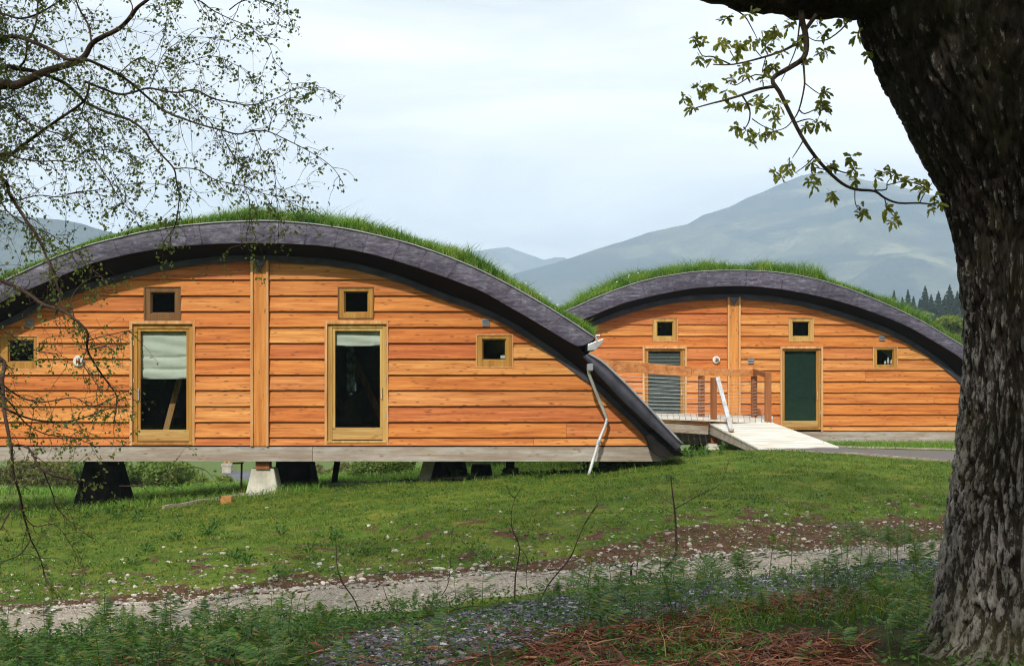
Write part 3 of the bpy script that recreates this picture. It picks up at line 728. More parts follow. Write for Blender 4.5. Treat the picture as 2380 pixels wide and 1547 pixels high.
        for (x, y) in top:
            p = P(x, y, f)
            for j in range(rows):
                yy = f + .06 + (bk - f - .1) * (j / (rows - 1)) ** 1.6
                h = 0.02 if j == 0 else .07 + .06 * vnoise(np.array([p.x*1.5]), np.array([yy*1.5]))[0]
                t.v.append((p.x, yy, p.z + h))
        for i in range(n - 1):
            for j in range(rows - 1): t.f.append((i*rows + j, (i+1)*rows + j, (i+1)*rows + j + 1, i*rows + j + 1))
        bed = t.build('turf_bed', M['turf_bed'], s.root, True)
        s.topf = tf
        return roof

    def soffit(s, outer, cpt, trim_px, angs):
        """outer: photo curve of the soffit's outer edge on the fascia plane; closes down to a trim band on the wall top"""
        f, w = s.df, s.dw
        def polar(curve, d):
            pts = [P(x, y, d) for x, y in curve]; c = P(cpt[0], cpt[1], d)
            a = np.array([math.atan2(p.z - c.z, p.x - c.x) for p in pts]); R = np.array([math.hypot(p.z - c.z, p.x - c.x) for p in pts])
            k = np.argsort(a); return lambda q: (c.x + np.interp(q, a[k], R[k]) * math.cos(q), c.z + np.interp(q, a[k], R[k]) * math.sin(q))
        po = polar(smooth_curve(outer, 10), f); pw = polar(smooth_curve(s.wall, 10), w)
        k = trim_px / F * w; cw = P(cpt[0], cpt[1], w)
        sof, trim, under = MB(), MB(), MB()
        n = len(angs)
        for q in angs:
            ox, oz = po(q); wx, wz = pw(q); dx, dz = wx - cw.x, wz - cw.z; L = math.hypot(dx, dz); ux, uz = dx/L, dz/L
            sof.v += [(ox, f + .015, oz + .004), ((ox*.45 + (wx + ux*k)*.55), f*.45 + w*.55, oz*.45 + (wz + uz*k)*.55 + .0), (wx + ux*k, w - .085, wz + uz*k)]
            j = .004 * math.sin(q * 60)
            trim.v += [(wx + ux*k, w - .085, wz + uz*k), (wx - ux*j, w - .092, wz - uz*j), (wx - ux*j, w + .03, wz - uz*j)]
        for i in range(n - 1):
            for j in range(2):
                sof.f.append((3*i + j, 3*i + j + 1, 3*i + j + 4, 3*i + j + 3)); trim.f.append((3*i + j, 3*i + j + 1, 3*i + j + 4, 3*i + j + 3))
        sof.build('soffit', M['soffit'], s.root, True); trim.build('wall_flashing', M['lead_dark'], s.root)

def bed_mat(h):
    pos = h.node('ShaderNodeNewGeometry').outputs['Position']; n = h.noise(pos, 6.0, 6, 0.65)
    h.surf(h.bsdf(h.ramp(n, [(0.3, (0.030, 0.060, 0.008)), (0.6, (0.065, 0.120, 0.014)), (0.8, (0.12, 0.13, 0.03))]), 0.95, h.bump(n, .8, .05), 0.1))
M['turf_bed'] = mat('turf_bed', bed_mat)

def blades(base, length, width, lean, rng, bend=0.35):
    """two-segment grass blades, one island each"""
    n = len(base); a = rng.random(n) * 2 * math.pi; la = rng.random(n) * 2 * math.pi
    L = length[:, None]; side = np.stack([np.cos(a), np.sin(a), np.zeros(n)], -1) * (width[:, None] / 2)
    ld = np.stack([np.cos(la), np.sin(la), np.zeros(n)], -1) * (lean[:, None])
    up = np.array([0, 0, 1.0])
    mid = base + (up + ld * 0.5) * L * 0.55; tip = base + (up * 0.95 + ld * 1.4) * L
    V = np.stack([base - side, base + side, mid + side*.7, mid - side*.7, tip], 1).reshape(-1, 3)
    i = np.arange(n)[:, None] * 5
    Fq = np.concatenate([i + np.array([0, 1, 2]), i + np.array([0, 2, 3]), i + np.array([3, 2, 4])], 0)
    return V, Fq
def turf(lodge, segs, rng, name='turf', thin=lambda px: 1.0):
    """segs: (n, depth0, depth1, length0, length1, power)"""
    Vs, Fs, off = [], [], 0; x0, x1 = lodge.top[0][0], lodge.top[-1][0]
    for (n, y0, y1, l0, l1, pw) in segs:
        px = x0 + (x1 - x0) * rng.random(n); X = (px - CX) / F * lodge.df; Zt = EZ + (HY - lodge.topf(px)) / F * lodge.df
        Y = y0 + (y1 - y0) * rng.random(n) ** pw
        cl = fbm(X, Y, 1.6, 3); hump = fbm(X + 30, Y*0 + 2, 0.7, 3)
        ln = (l0 + (l1 - l0) * rng.random(n) ** 1.6) * (0.15 + 2.3 * cl ** 2 + 0.75 * hump) * thin(px)
        base = np.stack([X, Y, Zt + 0.03], -1)
        V, Fq = blades(base, ln, 0.007 + .010 * rng.random(n), 0.25 + .5 * rng.random(n), rng); Vs.append(V); Fs.append(Fq + off); off += len(V)
    o = np_obj(name, np.concatenate(Vs), np.concatenate(Fs), M['turf'], lodge.root, False, 'stuff'); return o

# ---- the near lodge
WF = [(0,766),(51,743),(91,720.5),(152,695),(213,672),(305,647),(381,629),(457,616.5),(520,611),(584,608.8),(628,608.8),(727,614),(777,620),(828,628),(879,641.8),(930,657),(980,677),(1031,697),(1082,714),(1134,735),
      (1194,766),(1240,797),(1291,830),(1331,863),(1372,893),(1412,931),(1453,969),(1494,1010),(1514,1034)]
TF = [(0,657),(66,626.6),(127,598.6),(203,570.7),(254,558),(330,540),(421,525),(508,517.4),(611,513.4),(645,514.5),(727,521),(808,532.7),(879,548),(955,567.2),(1031,593),(1097,619.5),(1148,644),(1199,670.7),(1250,700),(1301,730.6),(1352,763.6),(1384,786)]
BF = [(0,700),(66,672),(152,636.7),(213,611),(305,588.5),(406,572),(508,565.6),(611,564.6),(676,566),(752,570.7),(828,582.4),(879,593.6),(930,608.8),(980,625),(1031,642),(1077,659.6),(1123,677),(1174,707.8),(1225,735.7),(1275,766),(1326,796.6),(1362,814),(1384,830)]
LT = [(1368,822),(1402,842),(1453,890.5),(1504,943.8),(1555,999.7),(1586,1032)]
LB = [(1362,828),(1372,850),(1402,883),(1453,936),(1504,984),(1555,1029),(1572,1046)]
def mirror(c, cx, dy, cut): return [(2*cx - x, y + dy) for x, y in reversed(c) if 2*cx - x < cut]
WFx = mirror(WF, 605, -9, -20) + WF
TFx = mirror(TF, 605, -19, -20) + TF
BFx = mirror(BF, 605, -12, -20) + BF
LTx = mirror(LT, 605, -12, 0); LBx = mirror(LB, 605, -12, 0)
near_root = thing('turf_roofed_lodge', 'nearer larch-clad lodge with a wide arched turf roof, standing on piers above the lawn', 'lodge', P(605, 1075, 25.0))
ROWF = [571, 611, 649.4, 686.5, 723, 759.6, 796.6, 833, 870, 905.8, 942.8, 979.4, 1015, 1034.5]
OPF = [(303,746,455,1031),(755.5,745,903,1030),(336,666,422,746),(786,667,870,742),(1106,776,1193,854.5),(-1,779,92,859.5)]
A = Lodge(near_root, 24.3, 23.65, 29.6, WFx, TFx, BFx, cx=605, rows=ROWF, post=(584, 627), opens=OPF)
A.shell([-90,40,150,262,372,462,559,640,714,787,856,930,993,1064,1190,1305])
rngA = np.random.default_rng(21)
turf(A, [(56000, 23.70, 25.2, .06, .23, 1.25), (16000, 25.0, 29.5, .08, .22, 1.0), (200, 23.8, 26, .26, .42, 1.0)], rngA, thin=lambda px: np.interp(px, [-170, 150, 330, 480], [.40, .50, .75, 1.0]))
outer = [q for q in BFx if q[0] > -170 and q[0] < 1365] + [q for q in LB if q[0] > 1365]
outer = mirror(LB, 605, -12, -190) + outer
A.soffit(outer, (605, 1230), 15, np.linspace(math.radians(11.5), math.radians(168.5), 150))
A.planks(-290, 1516, [(11, 1316), (12, 1240)])
# lower wing of the arch below the gutter, both flanks
for lt, lb, nm in ((LT, LB, 'r'), (LTx, LBx, 'l')):
    ltf, lbf = interp(lt), interp(lb); mb = MB(); xs = np.linspace(min(q[0] for q in lt), max(q[0] for q in lt), 16)
    for x in xs:
        dx = -14 if nm == 'r' else 14
        a = P(x, ltf(x), 23.66); b = P(x + dx, float(lbf(x + dx)) if nm == 'r' else float(lbf(x + dx)), 23.64)
        mb.v += [tuple(a), tuple(b), (a.x, 29.6, a.z), (b.x, 23.75, b.z)]
    for i in range(15):
        mb.f += [(4*i, 4*i+1, 4*i+5, 4*i+4), (4*i, 4*i+4, 4*i+6, 4*i+2), (4*i+1, 4*i+3, 4*i+7, 4*i+5)]
    mb.build('arch_foot', M['lead_dark'], near_root, True)
    MB().tube([P(x, ltf(x) - 1, 23.64) for x in xs], .020, 6).build('edge_strip', M['edge_metal'], near_root, True)
for e, l in ((TF[-1], LT[0]), (TFx[0], LTx[-1])):
    p, q = P(e[0], e[1] + 1, 23.70), P(l[0], l[1] + 1, 23.70)
    MB().add([p, q, (q.x, 29.6, q.z), (p.x, 29.6, p.z)], [(0, 1, 2, 3)]).build('gutter_board', M['lead_dark'], near_root)
# timber springer where the arch meets the beam
for sg in (0, 1):
    q = [(1500,1012),(1530,1000),(1562,1036),(1590,1058),(1530,1060),(1512,1045)]
    if sg: q = [(1210 - x, y) for x, y in q]
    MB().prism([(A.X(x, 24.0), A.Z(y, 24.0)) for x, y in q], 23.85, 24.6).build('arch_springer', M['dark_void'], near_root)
# windows, doors
A.window((339,669,419,743), (351,679,408,728), M['dark_frame'], trimm=M['dark_frame'])
A.window((789,670,867,739), (800,677,856.5,726.6), M['oak_frame'], trimm=M['dark_frame'])
A.window((1109,779,1190,851.5), (1120.5,787.5,1176,837), M['oak_frame'])
A.window((2.5,782,89,856.5), (20,790,80,841), M['oak_frame'])
A.door((303,746,455,1035), (309.7,753.5,449,1031), (326.4,769.7,433,998), M['oak_frame'], (322,765,437,880), (826, 854, 879), M['blind'], -1)
A.door((755.5,745,903,1034), (762,753.5,899,1027.6), (779,768.7,883,993), M['pale_frame'], (775,765,887,803), (802,), M['blind'], 1)
A.vent((63,740,81,761)); A.vent((1120.5,741,1139,758.5))
A.lamp(184, 839, 12.7)
# centre post, battens, lead dart
MB().box(A.X(591), A.X(620), 24.22, 24.32, A.Z(1036), A.Z(604)).build('centre_post', M['larch_post'], near_root, bevel=.005)
for a, b in ((584.3, 591), (620, 626.8)): MB().box(A.X(a) + .002, A.X(b) - .002, 24.185, 24.32, A.Z(1036), A.Z(606)).build('batten', M['batten'], near_root, bevel=.004)
MB().prism([(A.X(591.5), A.Z(606)), (A.X(604.7), A.Z(634)), (A.X(619.5), A.Z(606))], 24.17, 24.219).build('lead_dart', M['lead'], near_root)
# ground beam of two timbers, floor, back wall
for a, b in ((-330, 728), (728, 1545)):
    MB().box(A.X(a) + .002, A.X(b) - .002, 24.23, 24.52, A.Z(1071.5), A.Z(1038)).build('ground_beam', M['grey_timber'], near_root, bevel=.006)
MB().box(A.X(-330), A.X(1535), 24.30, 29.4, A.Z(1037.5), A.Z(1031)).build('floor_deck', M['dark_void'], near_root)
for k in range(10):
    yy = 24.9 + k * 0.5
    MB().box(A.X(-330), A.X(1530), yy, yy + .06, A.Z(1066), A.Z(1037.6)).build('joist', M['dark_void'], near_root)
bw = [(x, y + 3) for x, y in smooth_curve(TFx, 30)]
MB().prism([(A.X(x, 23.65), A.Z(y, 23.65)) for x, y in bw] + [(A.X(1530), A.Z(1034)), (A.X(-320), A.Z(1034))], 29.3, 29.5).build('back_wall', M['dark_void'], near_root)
# braces seen through the two tall doors
MB().bar(P(387, 1000, 25.0), P(424, 860, 25.0), .10, .12, (0, 1, 0)).build('brace', M['brace'], near_root)
MB().bar(P(806, 795, 26.3), P(893, 985, 26.3), .11, .12, (0, 1, 0)).build('brace', M['red_timber'], near_root)
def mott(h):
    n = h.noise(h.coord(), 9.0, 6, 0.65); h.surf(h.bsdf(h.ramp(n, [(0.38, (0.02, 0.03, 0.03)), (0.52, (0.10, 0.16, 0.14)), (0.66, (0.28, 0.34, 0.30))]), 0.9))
M['view_panel'] = mat('view_panel', mott)  # added panel; its mottle paints trees seen through an opposite window
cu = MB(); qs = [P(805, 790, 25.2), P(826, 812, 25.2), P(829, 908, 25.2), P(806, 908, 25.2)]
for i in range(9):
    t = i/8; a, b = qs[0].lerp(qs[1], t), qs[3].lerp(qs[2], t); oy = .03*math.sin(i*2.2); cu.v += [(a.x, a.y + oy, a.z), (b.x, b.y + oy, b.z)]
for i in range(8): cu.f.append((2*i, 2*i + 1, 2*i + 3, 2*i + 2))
tag(cu.build('view_panel', M['view_panel'], None, True), 'narrow mottled green panel standing in for a window view inside the right tall door of the near lodge', 'view_panel')
# piers
def pier(root, px0, px1, qx0, qx1, ytop, ybot, d, depth, m, name='pier'):
    a0, a1 = P(px0, ytop, d), P(px1, ytop, d); b0, b1 = P(qx0, ybot, d), P(qx1, ybot, d); i = (b1.x - b0.x) - (a1.x - a0.x)
    v = [(b0.x, d, b0.z), (b1.x, d, b1.z), (b1.x, d + depth, b1.z), (b0.x, d + depth, b0.z), (a0.x, d + i*.4, a0.z), (a1.x, d + i*.4, a1.z), (a1.x, d + depth - i*.4, a1.z), (a0.x, d + depth - i*.4, a0.z)]
    return MB().add(v, [(0,3,2,1),(4,5,6,7),(0,1,5,4),(1,2,6,5),(2,3,7,6),(3,0,4,7)]).build(name, m, root, bevel=.02)
pier(near_root, 582, 634, 563, 652, 1088, 1178, 24.28, .62, M['concrete'])
MB().box(A.X(593), A.X(625), 24.34, 24.6, A.Z(1090), A.Z(1071)).build('pier_packer', M['red_timber'], near_root)
pier(near_root, 190, 262, 158, 296, 1068, 1215, 25.6, .9, M['shaded_pier'])
pier(near_root, 640, 716, 634, 734, 1068, 1165, 26.4, .9, M['shaded_pier'])
pier(near_root, 986, 1076, 980, 1092, 1068, 1145, 26.2, .9, M['shaded_pier'])
pier(near_root, 1096, 1140, 1090, 1148, 1080, 1135, 27.3, .5, M['shaded_pier'])
pier(near_root, 1170, 1205, 1163, 1212, 1088, 1125, 27.6, .5, M['concrete'])
pier(near_root, 1400, 1455, 1395, 1465, 1068, 1110, 25.8, .9, M['shaded_pier'])
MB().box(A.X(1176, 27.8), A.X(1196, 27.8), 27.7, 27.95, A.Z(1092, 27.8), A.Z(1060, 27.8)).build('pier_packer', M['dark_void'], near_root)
MB().bar(P(772, 1150, 26.0), P(786, 1060, 26.0), .10, .10).build('strut', M['shaded_pier'], near_root)
MB().bar(P(983, 1130, 25.0), P(1001, 1058, 25.0), .16, .2).build('strut', M['grey_timber'], near_root)
# gutter end and downpipe
gt = MB(); gp = [P(1366, 800, 23.60), P(1403, 786, 23.60), P(1400, 797, 23.60), P(1384, 813, 23.60), P(1366, 815, 23.60)]
gt.v = [tuple(p) for p in gp] + [(p.x, 24.4, p.z) for p in gp]; gt.f = [(0,1,2,3,4), (5,6,1,0), (6,7,2,1), (7,8,3,2), (8,9,4,3), (9,5,0,4), (9,8,7,6,5)]
gut = gt.build('gutter', M['zinc'], near_root, bevel=.008)
MB().tube([P(1388, 792, 23.58), P(1384, 780, 23.58), P(1394, 779, 23.58)], .012, 5).build('gutter_bracket', M['zinc'], gut)
dp = MB().tube(catmull([P(1372, 858, 23.70), P(1369, 868, 23.72), P(1389, 920, 23.92), P(1408, 966, 24.06), P(1410, 976, 24.07), P(1406, 990, 24.06), P(1391, 1028, 24.02), P(1367.5, 1106, 23.95)], 4), .027, 10).build('downpipe', M['pipe'], near_root, True)
MB().box(A.X(1365, 23.6), A.X(1379, 23.6), 23.62, 23.80, A.Z(861, 23.6), A.Z(845, 23.6)).build('hopper', M['vent'], dp, bevel=.008)
MB().tube([P(1393, 1022, 24.02), P(1389.5, 1031, 24.02)], .040, 10).build('collar', M['zinc'], dp)
MB().bar(P(1391, 1027, 24.02), P(1399, 1027, 24.26), .02, .03).build('bracket', M['zinc'], dp)

# ---- the far lodge
WR = [(1382,756),(1453,730.6),(1499,718),(1558,705),(1617,698),(1688,695.5),(1720,695.5),(1795,700.5),(1854,710),(1913,725),(1972.5,743),(2032,763),(2079,783),(2130,812),(2182,848),(2239,898.5),(2290,952),(2332,1002)]
TR = [(1339,713),(1377,695),(1428,675),(1478,657.5),(1529,645),(1605,632.8),(1676,628.8),(1736,628.8),(1795,632),(1854,640),(1913,653),(1972.5,671.5),(2032,695),(2091,721),(2150,750.5),(2209,786),(2243,806),(2290,860),(2376,985)]
BR = [(1339,748),(1372,735.7),(1402,722),(1453,702.7),(1504,690),(1555,679),(1617,668.5),(1696,663.6),(1755,664.8),(1814.5,671.5),(1874,681.4),(1933,695),(1992,712),(2053,734),(2111,758),(2170,792),(2241,835),(2290,895),(2360,1000)]
WRx = mirror(WR, 1705, 0, 1380) + WR; TRx = mirror(TR, 1705, 0, 1335) + TR; BRx = mirror(BR, 1705, 0, 1335) + BR
far_root = thing('turf_roofed_lodge', 'farther larch-clad lodge under an arched turf roof, behind the footbridge and ramp', 'lodge', P(1705, 1040, 36.0))
ROWR = [670, 696, 727.6, 753.7, 780, 806.6, 834, 860, 885.5, 911.6, 936.8, 962.9, 988.5, 1000.5]
OPR = [(1493,804.6,1596,1000),(1812.6,804.6,1912,1000),(1516,738,1575.5,794.5),(1831.5,738,1891,794.5),(2027.5,805,2085.5,857.5)]
B = Lodge(far_root, 35.5, 34.85, 42.0, WRx, TRx, BRx, cx=1705, rows=ROWR, post=(1690, 1720), opens=OPR, scale=.7, wave=0.014)
B.shell([1180,1300,1400,1490,1560,1640,1735,1822,1905,1990,2010,2052,2140,2230])
turf(B, [(54000, 34.9, 36.4, .07, .25, 1.25), (64000, 36.2, 41.8, .10, .34, 1.0), (240, 35, 40, .28, .44, 1.0)], np.random.default_rng(31))
B.soffit(BRx, (1705, 1140), 12, np.linspace(math.radians(13), math.radians(167), 130))
B.planks(1090, 2328, [(9, 2170), (7, 2010)])
B.window((1518.5,741,1573,792), (1526,747,1564.5,782), M['pale_frame'])
B.window((1834,741,1888.7,792), (1841,747,1880.5,782), M['pale_frame'])
B.window((2030,808,2083,855), (2037,812,2076,848.5), M['oak_frame'])
B.door((1493,804.6,1596,1002), (1498.5,810.5,1591.5,997), (1507,816,1581.6,963), M['oak_frame'], (1504,814,1585,966), (), M['grey_blind'], 1, slats=46)
B.door((1812.6,804.6,1912,1002), (1817.5,810.5,1907,997), (1823.6,815.6,1897,977.5), M['oak_frame'], (1821,814,1900,979), 'vertical', M['green_blind'], 1)
B.vent((1738,831,1751.5,845)); B.vent((2041.5,778,2055,791.5))
B.lamp(1664.5, 836, 8.8)
MB().box(B.X(1694.5), B.X(1715.5), 35.42, 35.52, B.Z(1002), B.Z(690)).build('centre_post', M['larch_post'], far_root, bevel=.005)
for a, b in ((1689.8, 1694.5), (1715.5, 1720.2)): MB().box(B.X(a) + .002, B.X(b) - .002, 35.385, 35.52, B.Z(1002), B.Z(691)).build('batten', M['batten'], far_root, bevel=.004)
MB().prism([(B.X(1695), B.Z(692)), (B.X(1705), B.Z(711)), (B.X(1715), B.Z(692))], 35.37, 35.419).build('lead_dart', M['lead'], far_root)
for a, b in ((1080, 1720), (1720, 2345)):
    MB().box(B.X(a) + .002, B.X(b) - .002, 35.43, 35.75, B.Z(1030), B.Z(1003)).build('ground_beam', M['grey_timber'], far_root, bevel=.006)
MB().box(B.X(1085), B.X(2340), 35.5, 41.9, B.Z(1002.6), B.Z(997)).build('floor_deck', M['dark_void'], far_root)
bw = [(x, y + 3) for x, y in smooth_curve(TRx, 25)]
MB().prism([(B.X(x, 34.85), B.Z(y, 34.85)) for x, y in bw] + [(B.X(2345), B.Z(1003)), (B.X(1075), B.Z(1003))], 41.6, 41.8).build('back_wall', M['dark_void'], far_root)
for px in (1250, 1400, 1560, 1700, 1840, 2000, 2160, 2300): pier(far_root, px - 18, px + 18, px - 26, px + 26, 1030, 1052, 35.9, .6, M['concrete'])

# flowers on the roofs
for lod, n, sd in ((A, 26, 4), (B, 34, 6)):
    rg = np.random.default_rng(sd); mb = MB()
    for _ in range(n):
        px = rg.uniform(*( (330, 1340) if lod is A else (1360, 2200))); yy = lod.df + .15 + 4*rg.random()**2
        x = (px - CX)/F*lod.df; z = EZ + (HY - float(lod.topf(px)))/F*lod.df + .16 + .1*rg.random()
        mb.lathe((x, yy, z), [(.004, 0), (.022, .006), (.018, .018), (.003, .022)], 6)
    o = mb.build('daisies', M['flower'], lod.root); o['kind'] = 'stuff'

# things inside, seen through the panes
t = thing('pendant_lamp', 'white half-round pendant lamp inside the window at the near lodge\'s left end', 'lamp', P(46, 808, 24.9))
MB().lathe(P(46, 812, 24.9), [(.02, -.07), (.075, -.045), (.10, 0.0), (.105, .03), (.10, .034)], 20).build('lamp_shade', M['white'], t, True)
MB().tube([P(46, 806, 24.9), P(46, 745, 24.9)], .006, 5).build('cord', M['white'], t)
t = MB().box(A.X(1163), A.X(1176), 24.40, 24.50, A.Z(833), A.Z(825)).build('soap_box', M['white'], None, bevel=.01)
tag(t, 'small white box on the sill of the near lodge\'s lower right window', 'box')
for px, hgt, lb in ((2057, 9, 'shortest white bottle on the far lodge\'s right window sill'), (2064, 17, 'tallest white bottle, middle of the row on the far window sill'), (2071.5, 12, 'white bottle nearest the frame on the far window sill')):
    p = P(px, 847, 35.62); k = 35.6/F
    o = MB().lathe(p, [(2.6*k, 0), (2.7*k, hgt*.6*k), (1.2*k, hgt*.78*k), (1.2*k, hgt*k)], 10).build('bottle', M['white'], None, True)
    tag(o, lb, 'bottle', 'bottles on the far window sill')

# ------------------------------------------------------------------ timber footbridge and ramp
br = thing('timber_footbridge', 'weathered timber footbridge with red wire railing and a pale boarded ramp', 'footbridge', P(1700, 1040, 31.5))
# deck boards, running across, between the near and far edge
L0, L1 = P(1380, 962, 30.7), P(1649, 984, 32.2); R0, R1 = P(1420, 955, 34.4), P(1797, 968, 34.6)
DK0, DK1, DK2, DK3 = P(1330, 962, 31.3), P(1797, 981, 32.0), P(1797, 966, 35.3), P(1330, 955, 35.3)
n = 34
for i in range(n):
    t0, t1 = i / n + .0012, (i + 1) / n - .0012
    a0, a1 = DK0.lerp(DK1, t0), DK0.lerp(DK1, t1); b0, b1 = DK3.lerp(DK2, t0), DK3.lerp(DK2, t1)
    m = MB().add([a0, a1, b1, b0] + [p - Vector((0, 0, .035)) for p in (a0, a1, b1, b0)], [(0,1,2,3),(7,6,5,4),(0,4,5,1),(1,5,6,2),(2,6,7,3),(3,7,4,0)])
    m.build('deck_board', M['deck'], br)
# ramp boards
r00, r01, r10, r11 = P(1649, 982, 31.95), P(1797, 982, 31.95), P(1764, 1041, 29.4), P(1950, 1037.5, 29.9)
n = 18
for i in range(n):
    t0, t1 = i / n + .003, (i + 1) / n - .003
    a0, a1, b1, b0 = r00.lerp(r10, t1), r01.lerp(r11, t1), r01.lerp(r11, t0), r00.lerp(r10, t0)
    ov = Vector((-.02, 0, 0))
    m = MB().add([a0 + ov, a1, b1, b0 + ov] + [p - Vector((0, 0, .035)) for p in (a0 + ov, a1, b1, b0 + ov)], [(0,1,2,3),(7,6,5,4),(0,4,5,1),(1,5,6,2),(2,6,7,3),(3,7,4,0)])
    m.build('ramp_board', M['deck'], br)
# stringers beside the ramp
for a, b in ((r00, r10), (r01, r11)):
    a2, b2 = a - Vector((0, 0, .04)), b - Vector((0, 0, .04)); wv = Vector((.06, 0, 0)) if a is r00 else Vector((-.06, 0, 0))
    lo_a, lo_b = a2 - Vector((0, 0, .22)), b2 - Vector((0, 0, .12))
    MB().add([a2, b2, lo_b, lo_a, a2 + wv, b2 + wv, lo_b + wv, lo_a + wv], [(0,3,2,1),(4,5,6,7),(0,1,5,4),(3,7,6,2),(0,4,7,3),(1,2,6,5)]).build('stringer', M['grey_timber'], br)
# edge beams of the bridge
MB().bar(P(1330, 964, 31.25), P(1647, 986, 31.9), .07, .045).build('edge_board', M['dark_frame'], br)
MB().bar(P(1330, 979, 31.3), P(1645, 999, 31.93), .10, .20).build('edge_beam', M['grey_timber'], br, bevel=.006)
MB().bar(P(1330, 1018, 33.0), P(1720, 1021, 33.2), .12, .26).build('lower_beam', M['grey_timber'], br, bevel=.006)
# posts
posts = [(1624, 1638, 873, 972, 33.3), (1747, 1760, 862, 970, 34.2), (1652.7, 1666.5, 877, 1030, 31.95), (1779, 1793, 865, 983, 31.99)]
PO = []
for (a, b, t, q, d) in posts:
    p0, p1 = P((a + b)/2, q, d), P((a + b)/2, t, d); w = (b - a)/F*d
    PO.append(MB().box(p0.x - w/2, p0.x + w/2, d, d + w, p0.z, p1.z).build('post', M['red_timber'], br, bevel=.005))
# handrail pieces
MB().bar(P(1330, 842, 31.2), P(1605, 863.5, 33.1), .06, .235).build('handrail', M['rail_timber'], br, bevel=.006)
MB().bar(P(1606, 863.5, 33.12), P(1757, 866, 34.2), .07, .165).build('handrail', M['rail_timber'], br, bevel=.006)
MB().bar(P(1752, 862, 34.25), P(1787, 873, 32.0), .08, .11).build('return_rail', M['red_timber'], br, bevel=.006)
MB().bar(P(1668, 878, 31.9), P(1700, 1001, 30.9), .09, .07, (0, 1, 0)).build('slanted_rail', M['silver_timber'], br, bevel=.005)
MB().bar(P(1694, 999, 30.95), P(1705, 999, 30.95), .12, .07).build('rail_foot', M['orange_wood'], br)
# tension wires
for i in range(11):
    q = i / 10
    yl, ym, yr = 872 + q*90, 882 + q*84, 888 + q*74
    MB().tube([P(1380, yl - 6, 31.4), P(1500, yl + 4, 32.2), P(1631, ym + 2, 33.25), P(1753, yr, 34.15)], .006, 4).build('wire', M['zinc'], br, True)
    MB().tube([P(1753, yr, 34.15), P(1786, yr + 3, 32.05)], .006, 4).build('wire', M['zinc'], br, True)
    MB().lathe(P(1755, yr, 34.14), [(.014, 0), (.014, .05)], 6, 'y').build('wire_tensioner', M['zinc'], br)
# footings
pier(br, 1650, 1668, 1637, 1679, 1031, 1056, 31.7, .5, M['concrete'], 'footing')
pier(br, 1622, 1642, 1600, 1640, 1010, 1056, 33.4, .5, M['shaded_pier'], 'footing')

# ------------------------------------------------------------------ scattered stones, edging, small objects by the lodge
def stone_mesh(seed, sub=2):
    import bmesh
    bm = bmesh.new(); bmesh.ops.create_icosphere(bm, subdivisions=sub, radius=1.0); rg = random.Random(seed)
    pl = [Vector((rg.gauss(0, 1), rg.gauss(0, 1), rg.gauss(0, 1))).normalized() for _ in range(7)]; hs = [rg.uniform(.5, .85) for _ in pl]
    for v in bm.verts:
        for p, hh in zip(pl, hs):
            dd = v.co.dot(p) - hh
            if dd > 0: v.co -= p * dd
        v.co += Vector((rg.gauss(0, .03), rg.gauss(0, .03), rg.gauss(0, .03)))
    me = bpy.data.meshes.new('stone'); bm.to_mesh(me); bm.free(); me.materials.append(M['stone']); return me
SM = [stone_mesh(i) for i in range(9)]
big = [(857,499,24,14,'large rounded pale stone on the lower grass slope, left of the soil bank'),(505,590,34,16,'long tapered pale stone pointing up at the foot of the bank, far left'),
       (612,612,20,14,'white stone just above the track edge at the left'),(1787,452,30,15,'buff angular stone lying on the grass above the soil bank'),(1758,388,12,22,'upright white stone split in two on the mid lawn'),
       (1670,336,16,12,'bright white stone on the middle of the lawn'),(990,392,22,9,'flat pale stone beside the dock plants'),(1208,257,16,7,'small flat white stone below the concrete pier'),
       (1122,435,18,9,'flat white stone in the grass between soil bank and dock plants'),(1985,530,56,14,'long half-buried grey stone at the top of the soil bank'),(1297,497,11,16,'upright white stone near the track in mid slope'),
       (1225,578,22,12,'pale stone in the red soil beside the track')]
bigR = [(980,473,60,15,'flat grey slab of rock lying at the far edge of the track'),(1213,292,16,12,'round white stone at the lawn edge above the soil bank, right of the sapling'),(900,340,18,12,'whitish broken stone beside the sapling stem'),
        (978,368,13,10,'white stone just right of the sapling at the soil bank'),(1866,222,14,7,'flat white stone near the oak trunk on the lawn'),(1045,472,10,10,'small tan stone touching the end of the grey slab')]
for (ox, oy, lst) in ((0, 1046.9, big), (1158.6, 1046.9, bigR)):
    for i, (cx_, cy_, w_, h_, lb) in enumerate(lst):
        px, py = ox + cx_*.5132, oy + (cy_ + h_/2)*.5132; p = G(px, py)
        if p is None: continue
        k = .5132/F*p.y; o = bpy.data.objects.new('stone', SM[(i*5 + len(lb)) % 9]); link(o)
        o.location = (p.x, p.y + w_*k*.2, p.z + h_*k*.2); o.scale = (w_*k*.62, max(w_*k*.4, .04), h_*k*.75); o.rotation_euler = (0, random.uniform(-.2, .2), random.uniform(-.3, .3))
        tag(o, lb, 'stone', 'larger stones on the bank')
rg = random.Random(3); cnt = 0
while cnt < 70:
    px, py = rg.uniform(0, 2180), rg.uniform(1150, 1400); p = G(px, py)
    if p is None or p.y > 23: continue
    s = p.y - float(y_far(np.array([p.x]))[0])
    if s < 0.15 or rg.random() > math.exp(-s / 3.0): continue
    k = rg.uniform(.016, .042); o = bpy.data.objects.new('stone', SM[rg.randrange(9)]); link(o)
    o.location = (p.x, p.y, p.z + k*.1); o.scale = (k*rg.uniform(.8, 1.5), k, k*rg.uniform(.5, .9)); o.rotation_euler = (rg.uniform(-.4, .4), rg.uniform(-.4, .4), rg.uniform(0, 6))
    tag(o, 'small pale stone among many strewn over the grassy bank above the track', 'stone', 'small stones strewn over the bank'); cnt += 1

